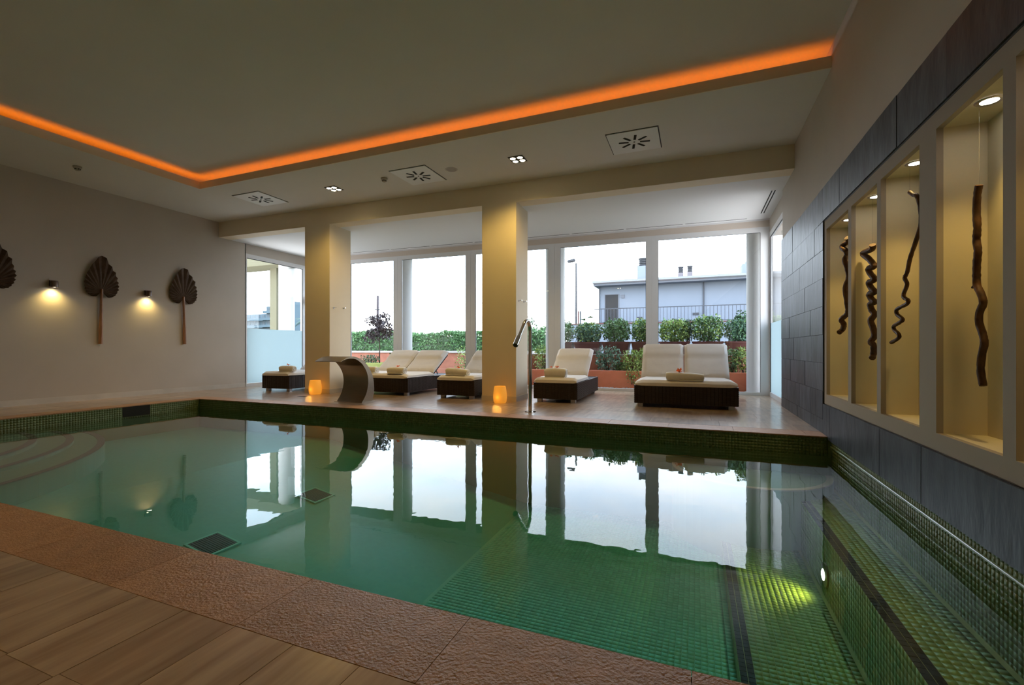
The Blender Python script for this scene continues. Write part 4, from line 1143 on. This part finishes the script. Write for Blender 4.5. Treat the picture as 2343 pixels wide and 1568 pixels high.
# brown trough planters with shrubs
px_ = [(-3.60, -2.90), (-2.87, -2.19), (-2.16, -1.485), (-1.455, -0.83), (-0.80, -0.11), (-0.075, 0.598), (0.625, 1.30), (1.33, 2.0)]
where = ['leftmost, by the shower pipe', 'behind the free standing lounger', 'right of the free standing lounger', 'at the mullion beside the double lounger', 'behind the left seat of the double lounger', 'behind the right seat of the double lounger', 'between double lounger and round column', 'beyond the round column']
mats_ = ['leaf_green', 'leaf_blue', 'leaf_green', 'leaf_green', 'leaf_light', 'leaf_green', 'leaf_blue', 'leaf_green']
for k, (a, b_) in enumerate(px_):
    cx = (a + b_) / 2; w = (b_ - a) / 2
    d = empty('trough_planter', (cx, 11.55, 0.775)); tag(d, 'brown tapered trough planter ' + where[k], 'planter', 'brown troughs on the terrace wall')
    bm = bmesh.new()
    A = [bm.verts.new(p) for p in ((-w + 0.06, -0.15, 0), (w - 0.06, -0.15, 0), (w - 0.06, 0.15, 0), (-w + 0.06, 0.15, 0))]
    B = [bm.verts.new(p) for p in ((-w + 0.015, -0.19, 0.26), (w - 0.015, -0.19, 0.26), (w - 0.015, 0.19, 0.26), (-w + 0.015, 0.19, 0.26))]
    bm.faces.new(A[::-1]); bm.faces.new(B)
    for q in range(4): bm.faces.new((A[q], A[(q + 1) % 4], B[(q + 1) % 4], B[q]))
    obj('body', bm, 'planter_brown', d)
    rim = bmesh.new()
    for bx in ((-w, w, -0.205, -0.17), (-w, w, 0.17, 0.205), (-w, -w + 0.035, -0.17, 0.17), (w - 0.035, w, -0.17, 0.17)):
        box(rim, bx[0], bx[1], bx[2], bx[3], 0.255, 0.295)
    obj('rim', rim, 'planter_brown', d)
    obj('soil', bmb((-w + 0.03, w - 0.03, -0.17, 0.17, 0.261, 0.275)), 'soil', d)
    hh = [0.27, 0.25, 0.28, 0.28, 0.27, 0.30, 0.26, 0.28][k]
    shrub('planter_shrub', cx, 11.55, 1.05, w * 0.97, 0.21, hh * 0.98, 1300, 0.062, mats_[k], 'leafy green shrub in the brown planter ' + where[k], 100 + k, 4, 'shrubs in the brown troughs', mat2=('leaf_light' if k % 2 else 'leaf_green'))
shrub('dark_cypress', -0.16, 11.56, 1.05, 0.11, 0.10, 0.27, 700, 0.04, 'leaf_dark', 'dense dark narrow shrub between the two lit green planter shrubs', 140, 3)
shrub('tall_sprig', 0.98, 11.60, 1.05, 0.14, 0.12, 0.36, 340, 0.07, 'leaf_dark', 'taller loose dark sprig at the round column', 141, 3)
# plants in the lower bed
bed = [(-3.55, 10.98, 0.24, 0.18, 0.32, 420, 'leaf_light', 'yellow green bush in the low bed beside the shower pipe'),
       (-3.25, 10.90, 0.16, 0.12, 0.13, 220, 'leaf_blue', 'low silvery plant in the low bed beside the shower pipe'),
       (-1.92, 10.96, 0.30, 0.18, 0.30, 640, 'leaf_blue', 'blue green bush in the low bed beside the free standing lounger'),
       (-1.36, 10.92, 0.24, 0.18, 0.26, 520, 'leaf_light', 'yellow green bush spilling over the low bed'),
       (-1.62, 10.98, 0.20, 0.14, 0.12, 240, 'leaf_green', 'small dark plant between two larger bushes in the low bed'),
       (-1.12, 11.02, 0.18, 0.14, 0.28, 300, 'leaf_light', 'upright light green bush beside the double lounger'),
       (0.72, 10.98, 0.20, 0.16, 0.28, 420, 'leaf_green', 'green bush in the low bed beside the double lounger back'),
       (0.98, 10.94, 0.24, 0.18, 0.30, 520, 'leaf_light', 'light green bush in the low bed at the round column')]
for k, (x, y, rx, ry, rz, n, mt, lb) in enumerate(bed):
    shrub('bed_bush', x, y, 0.35, rx, ry, rz, n, 0.06, mt, lb, 200 + k, 4, 'bushes in the low terracotta bed')
shrub('trailing_bush', -1.30, 10.60, 0.10, 0.16, 0.06, 0.18, 200, 0.05, 'leaf_light', 'light green sprays trailing over the front of the low bed', 260, 2)
# clipped hedge in blocks
hl = ['clipped hedge block below the far palm', 'clipped hedge block behind the small purple tree', 'clipped hedge block at the round column', 'clipped hedge block beside the sago palm', 'clipped hedge block behind the low double lounger', 'clipped hedge block at the shower column']
for k in range(6):
    x0 = -17.2 + k * 2.05
    d = empty('hedge_block', (x0 + 1.0, 15.75, -0.03)); tag(d, hl[k], 'hedge', 'clipped hedge blocks above the garden wall')
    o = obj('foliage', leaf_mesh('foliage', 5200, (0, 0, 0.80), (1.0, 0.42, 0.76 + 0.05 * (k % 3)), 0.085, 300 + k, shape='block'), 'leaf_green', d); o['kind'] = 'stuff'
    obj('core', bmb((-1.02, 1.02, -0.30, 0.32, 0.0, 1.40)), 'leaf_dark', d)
# small purple tree in the green planter
d = empty('green_planter', (-9.35, 12.0, -0.03)); tag(d, 'lime green square planter holding the small tree', 'planter')
bm = bmesh.new()
for bx in ((-0.47, 0.47, -0.40, -0.36), (-0.47, 0.47, 0.36, 0.40), (-0.47, -0.43, -0.36, 0.36), (0.43, 0.47, -0.36, 0.36)): box(bm, bx[0], bx[1], bx[2], bx[3], 0.0, 0.44)
obj('walls', bm, 'planter_green', d)
obj('rim', bmb((-0.49, 0.49, -0.42, -0.35, 0.44, 0.49), (-0.49, 0.49, 0.35, 0.42, 0.44, 0.49), (-0.49, -0.42, -0.35, 0.35, 0.44, 0.49), (0.42, 0.49, -0.35, 0.35, 0.44, 0.49)), 'planter_green', d)
obj('soil', bmb((-0.42, 0.42, -0.35, 0.35, 0.0, 0.42)), 'soil', d)
d = empty('small_tree', (-9.37, 12.0, 0.38)); tag(d, 'small sparse tree with dark purple leaves in the lime planter', 'tree')
bm = bmesh.new(); tube(bm, [(0, 0, 0), (0.01, 0, 0.6), (0.0, 0, 1.0), (-0.02, 0, 1.45)], [0.022, 0.018, 0.014, 0.006], 7); obj('trunk', bm, 'stem_wood', d, smooth=True)
rr = random.Random(5)
VV = []
for k in range(16):
    a = rr.uniform(0, 6.28); z0 = rr.uniform(0.70, 1.30); L = rr.uniform(0.28, 0.52) * (1.15 - 0.45 * (z0 - 0.7) / 0.6)
    tip = Vector((L * math.cos(a), L * math.sin(a) * 0.8, z0 + rr.uniform(0.15, 0.36)))
    bm = bmesh.new(); tube(bm, [(0, 0, z0), (tip.x * .5, tip.y * .5, z0 + (tip.z - z0) * .35), tip], [0.008, 0.006, 0.003], 5)
    br_ = obj('branch', bm, 'stem_wood', d)
    o = obj('leaves', leaf_mesh('leaves', 60, (tip.x * .72, tip.y * .72, z0 + (tip.z - z0) * .7), (0.22, 0.18, 0.17), 0.095, 400 + k), 'leaf_purple', br_); o['kind'] = 'stuff'
shrub('underplanting', -9.65, 11.9, 0.38, 0.30, 0.20, 0.16, 380, 0.06, 'leaf_dark', 'low dark bush at the foot of the small tree', 440, 3)
shrub('underplanting', -8.85, 12.6, -0.03, 0.42, 0.35, 0.50, 900, 0.075, 'leaf_green', 'rounded green bush beside the lime planter', 441, 3)
shrub('pale_bush', -7.05, 13.6, -0.03, 0.40, 0.30, 0.50, 600, 0.06, 'leaf_light', 'pale feathery bush in front of the hedge', 442, 3)
shrub('dark_bush', -5.45, 13.2, -0.03, 0.55, 0.35, 0.48, 900, 0.07, 'leaf_dark', 'dark bush in front of the garden wall by the column', 443, 3)
shrub('tall_bush', -6.35, 16.9, -0.03, 0.60, 0.50, 1.12, 1500, 0.09, 'leaf_dark', 'taller dark bush rising behind the hedge by the column', 444, 3)
# palms
def palm(x, y, h, n, L, label, seed, crown_only=False, trunk_r=0.12, mat='leaf_dark'):
    d = empty('palm_tree', (x, y, -0.03)); tag(d, label, 'palm')
    bm = bmesh.new(); tube(bm, [(0, 0, 0), (0.05, 0, h * .5), (0, 0, h)], [trunk_r * 1.2, trunk_r, trunk_r * .9], 9); obj('trunk', bm, 'stem_wood', d, smooth=True)
    rr = random.Random(seed)
    for k in range(n):
        a = 2 * math.pi * k / n + rr.uniform(-.2, .2); up = rr.uniform(-0.1, 1.0)
        P = [Vector((math.cos(a) * L * u * math.cos(up * 0.9), math.sin(a) * L * u * math.cos(up * 0.9), h + L * (u * math.sin(up) * 1.0 - 0.55 * u * u))) for u in (0, .25, .5, .75, 1.0)]
        bm = bmesh.new()
        for i in range(4):
            t_ = (P[i + 1] - P[i]).normalized(); s = t_.cross(Vector((0, 0, 1))).normalized()
            for q in range(5):
                c = P[i].lerp(P[i + 1], q / 5); ll = L * 0.32 * (1.1 - (i + q / 5) / 4.6)
                for sg in (-1, 1):
                    e_ = c + s * sg * ll + t_ * ll * .5 - Vector((0, 0, ll * .25))
                    v = [bm.verts.new(c), bm.verts.new(c + t_ * L * .035), bm.verts.new(e_)]; bm.faces.new(v)
        obj('frond', bm, mat, d)
palm(-41.5, 40.0, 4.15, 14, 1.5, 'distant palm tree peeking past the column', 21)
palm(-11.2, 17.3, 1.05, 16, 1.0, 'low sago palm rising above the hedge', 22, trunk_r=0.16)
palm(-8.3, 19.0, 1.3, 12, 0.8, 'small palm tip above the hedge beside the mullion', 23)
d = empty('broadleaf_plant', (-3.05, 13.6, -0.03)); tag(d, 'dark broad leaved plant showing between round column and lamp post', 'plant')
bm = bmesh.new(); tube(bm, [(0, 0, 0), (0.02, 0, 1.2), (0, 0, 1.7)], [0.03, 0.024, 0.015], 7); obj('stem', bm, 'stem_wood', d)
for k in range(9):
    a = k * 2.4; z0 = 1.25 + k * 0.075; L = 0.20
    bm = bmesh.new(); c, s = math.cos(a), math.sin(a)
    V = [bm.verts.new(p) for p in ((0.03 * c, 0.03 * s, z0), (c * L * .6 - s * .075, s * L * .6 + c * .075, z0 + .06), (c * L * 1.25, s * L * 1.25, z0 + .02), (c * L * .6 + s * .075, s * L * .6 - c * .075, z0 + .06))]
    bm.faces.new(V); bmesh.ops.solidify(bm, geom=bm.faces[:], thickness=0.004); obj('leaf', bm, 'leaf_dark', d)
# white house on the slope
h = empty('white_house', (1.0, 24.0, -0.03)); tag(h, 'pale single storey house with flat eaves behind the planters', 'house')
def hp(name, m_, *boxes, parent=None):
    return obj(name, bmb(*[(a - 1.0, b_ - 1.0, c - 24.0, d_ - 24.0, e_ + 0.03, f_ + 0.03) for a, b_, c, d_, e_, f_ in boxes]), m_, parent or h)
hp('wall', 'house_white', (-4.70, 9.0, 24.0, 30.0, -0.03, 4.12))
hp('terrace_base', 'house_white', (-6.0, 9.0, 22.7, 24.0, -0.03, 2.12))
hp('terrace_edge', 'planter_brown', (-6.0, 9.0, 22.66, 22.76, 2.12, 2.17))
hp('eave', 'house_eave', (-4.85, 9.0, 23.35, 30.2, 4.12, 4.22))
rf = hp('roof', 'roof_edge', (-4.88, 9.0, 23.30, 30.3, 4.22, 4.36))
hp('gutter', 'roof_edge', (-4.88, 9.0, 23.22, 23.30, 4.25, 4.34), parent=rf)
hp('upper_roof', 'house_eave', (-3.4, 9.0, 24.2, 30.0, 4.36, 4.50), parent=rf)
dd = hp('door', 'house_door', (-4.36, -3.70, 23.97, 24.005, 2.12, 3.70))
hp('door_frame', 'house_eave', (-4.40, -4.36, 23.96, 24.005, 2.12, 3.74), (-3.70, -3.66, 23.96, 24.005, 2.12, 3.74), (-4.36, -3.70, 23.96, 24.005, 3.70, 3.74), parent=dd)
hp('wall_lamp', 'house_eave', (-3.53, -3.38, 23.93, 24.0, 3.52, 3.68))
hp('vent_plate', 'metal_grey', (-2.75, -2.5, 23.96, 24.0, 2.42, 2.52))
hp('vent_plate', 'metal_grey', (-0.12, 0.16, 23.96, 24.0, 2.55, 2.66))
for x in (-4.66, 0.37, 5.2):
    bm = bmesh.new(); tube(bm, [(x - 1.0, -0.06, 2.1), (x - 1.0, -0.06, 4.2)], 0.032, 8); obj('downpipe', bm, 'rail_metal', h)
hp('rail_bar', 'rail_metal', (-4.7, 9.0, 22.78, 22.81, 2.86, 2.90)); hp('rail_bar', 'rail_metal', (-4.7, 9.0, 22.78, 22.81, 2.20, 2.23))
bme = bmb((-0.010, 0.010, -0.010, 0.010, 0, 0.66)); bal_me = bpy.data.meshes.new('baluster'); bme.to_mesh(bal_me); bme.free(); bal_me.materials.append(MATS['rail_metal'])
for k in range(62):
    o = bpy.data.objects.new('baluster', bal_me); COL.objects.link(o); o.parent = h; o.location = (-5.65 + k * 0.155, 22.795 - 24.0, 2.23)
def chimney(x, y, z0, w, hb, hc, m_):
    c = hp('chimney', m_, (x - w / 2, x + w / 2, y, y + w, z0, z0 + hb), parent=h)
    bm = bmesh.new(); r_ = w * 0.40 if hb > 0.5 else w * 0.5
    lathe(bm, [(r_ * .75, 0), (r_ * .75, hc)], 16, cap=True)
    for k in range(4):
        zz_ = hc * (0.1 + 0.24 * k); ring = [(r_ * .78, zz_), (r_, zz_ + hc * .02), (r_, zz_ + hc * .12), (r_ * .78, zz_ + hc * .15)]; lathe(bm, ring, 16, cap=False)
    lathe(bm, [(r_ * 1.08, hc), (r_ * 1.08, hc * 1.08)], 16, cap=True)
    obj('louvre_cap', bm, 'metal_grey', c, M=Matrix.Translation((x - 1.0, y + w / 2 - 24.0, z0 + hb + 0.03)), smooth='auto')
chimney(-2.52, 24.3, 4.45, 0.52, 0.72, 0.38, 'house_white')
chimney(-0.68, 24.4, 4.45, 0.25, 0.26, 0.28, 'pipe_pink')
chimney(-0.25, 24.4, 4.45, 0.25, 0.28, 0.28, 'pipe_pink')
hp('roof_box', 'house_white', (2.1, 3.2, 24.6, 25.6, 4.5, 5.0))
hp('roof_box', 'house_white', (2.25, 3.2, 24.7, 25.5, 5.0, 5.12))
# lamp post, wooden pole, screen, cable
d = empty('street_lamp', (-7.40, 30.0, -0.03)); tag(d, 'thin street lamp post with flat head seen through the window', 'street lamp')
bm = bmesh.new(); tube(bm, [(0, 0, 0), (0, 0, 6.65)], [0.085, 0.055], 8); obj('post', bm, 'metal_grey', d)
obj('head', bmb((-0.38, 0.14, -0.12, 0.12, 6.62, 6.80)), 'metal_grey', d, M=Matrix.Rotation(R(-8), 4, 'Y') @ Matrix.Translation((0.75, 0, 0.1)), bevel=0.04)
d = empty('utility_pole', (-20.48, 26.0, -0.03)); tag(d, 'weathered wooden utility pole behind the small tree', 'pole')
bm = bmesh.new(); tube(bm, [(0, 0, 0), (0.05, 0, 4.62)], [0.11, 0.075], 8); obj('post', bm, 'post_wood', d, smooth='auto')
obj('clamp', bmb((-0.12, 0.14, -0.12, 0.12, 3.62, 3.68)), 'metal_grey', d)
bm = bmesh.new(); tube(bm, smooth_path([(-20.43, 26.0, 3.75), (-16.0, 25.5, 3.55), (-10.5, 24.8, 3.75), (-4.93, 23.6, 4.30)], 6), 0.009, 5)
tag(obj('overhead_cable', bm, 'metal_grey'), 'thin overhead cable between wooden pole and white house', 'cable')
d = empty('glass_screen', (-4.55, 20.0, -0.03)); tag(d, 'pale translucent screen panel beside the white house', 'screen')
bm = bmesh.new(); prism(bm, [(-0.17, 0.0), (0.22, 0.0), (0.22, 2.25), (0.02, 2.62), (-0.17, 2.62)], 'y', -0.02, 0.02); obj('panel', bm, 'screen_glass', d)
obj('post', bmb((-0.30, -0.25, -0.03, 0.03, 0, 2.60)), 'planter_brown', d); obj('post', bmb((-0.22, -0.17, -0.03, 0.03, 0, 2.60)), 'rail_metal', d)
# distant balcony block, seen through the frosted side window
f = empty('balcony_block', (-53.5, 45.0, -0.03)); tag(f, 'distant pale blue apartment block with balcony rows', 'building')
for (x0, x1, top, seed_) in ((-6.5, -0.9, 5.7, 1), (-0.9, 4.2, 6.7, 2), (0.3, 2.6, 7.4, 3)):
    obj('wall', bmb((x0, x1, 0.6, 5.0, 0, top)), 'far_building', f)
    if seed_ == 3: continue
    n_ = int(top / 0.95)
    for k in range(n_):
        z = top - 0.95 * (k + 1)
        bl = obj('balcony', bmb((x0, x1, 0.0, 0.6, z, z + 0.34)), 'far_building', f)
        nb = int((x1 - x0) / 0.9)
        for q in range(nb):
            xa = x0 + q * (x1 - x0) / nb
            obj('window', bmb((xa + 0.15, xa + 0.65, 0.57, 0.605, z + 0.36, z + 0.80)), 'far_glass', bl)
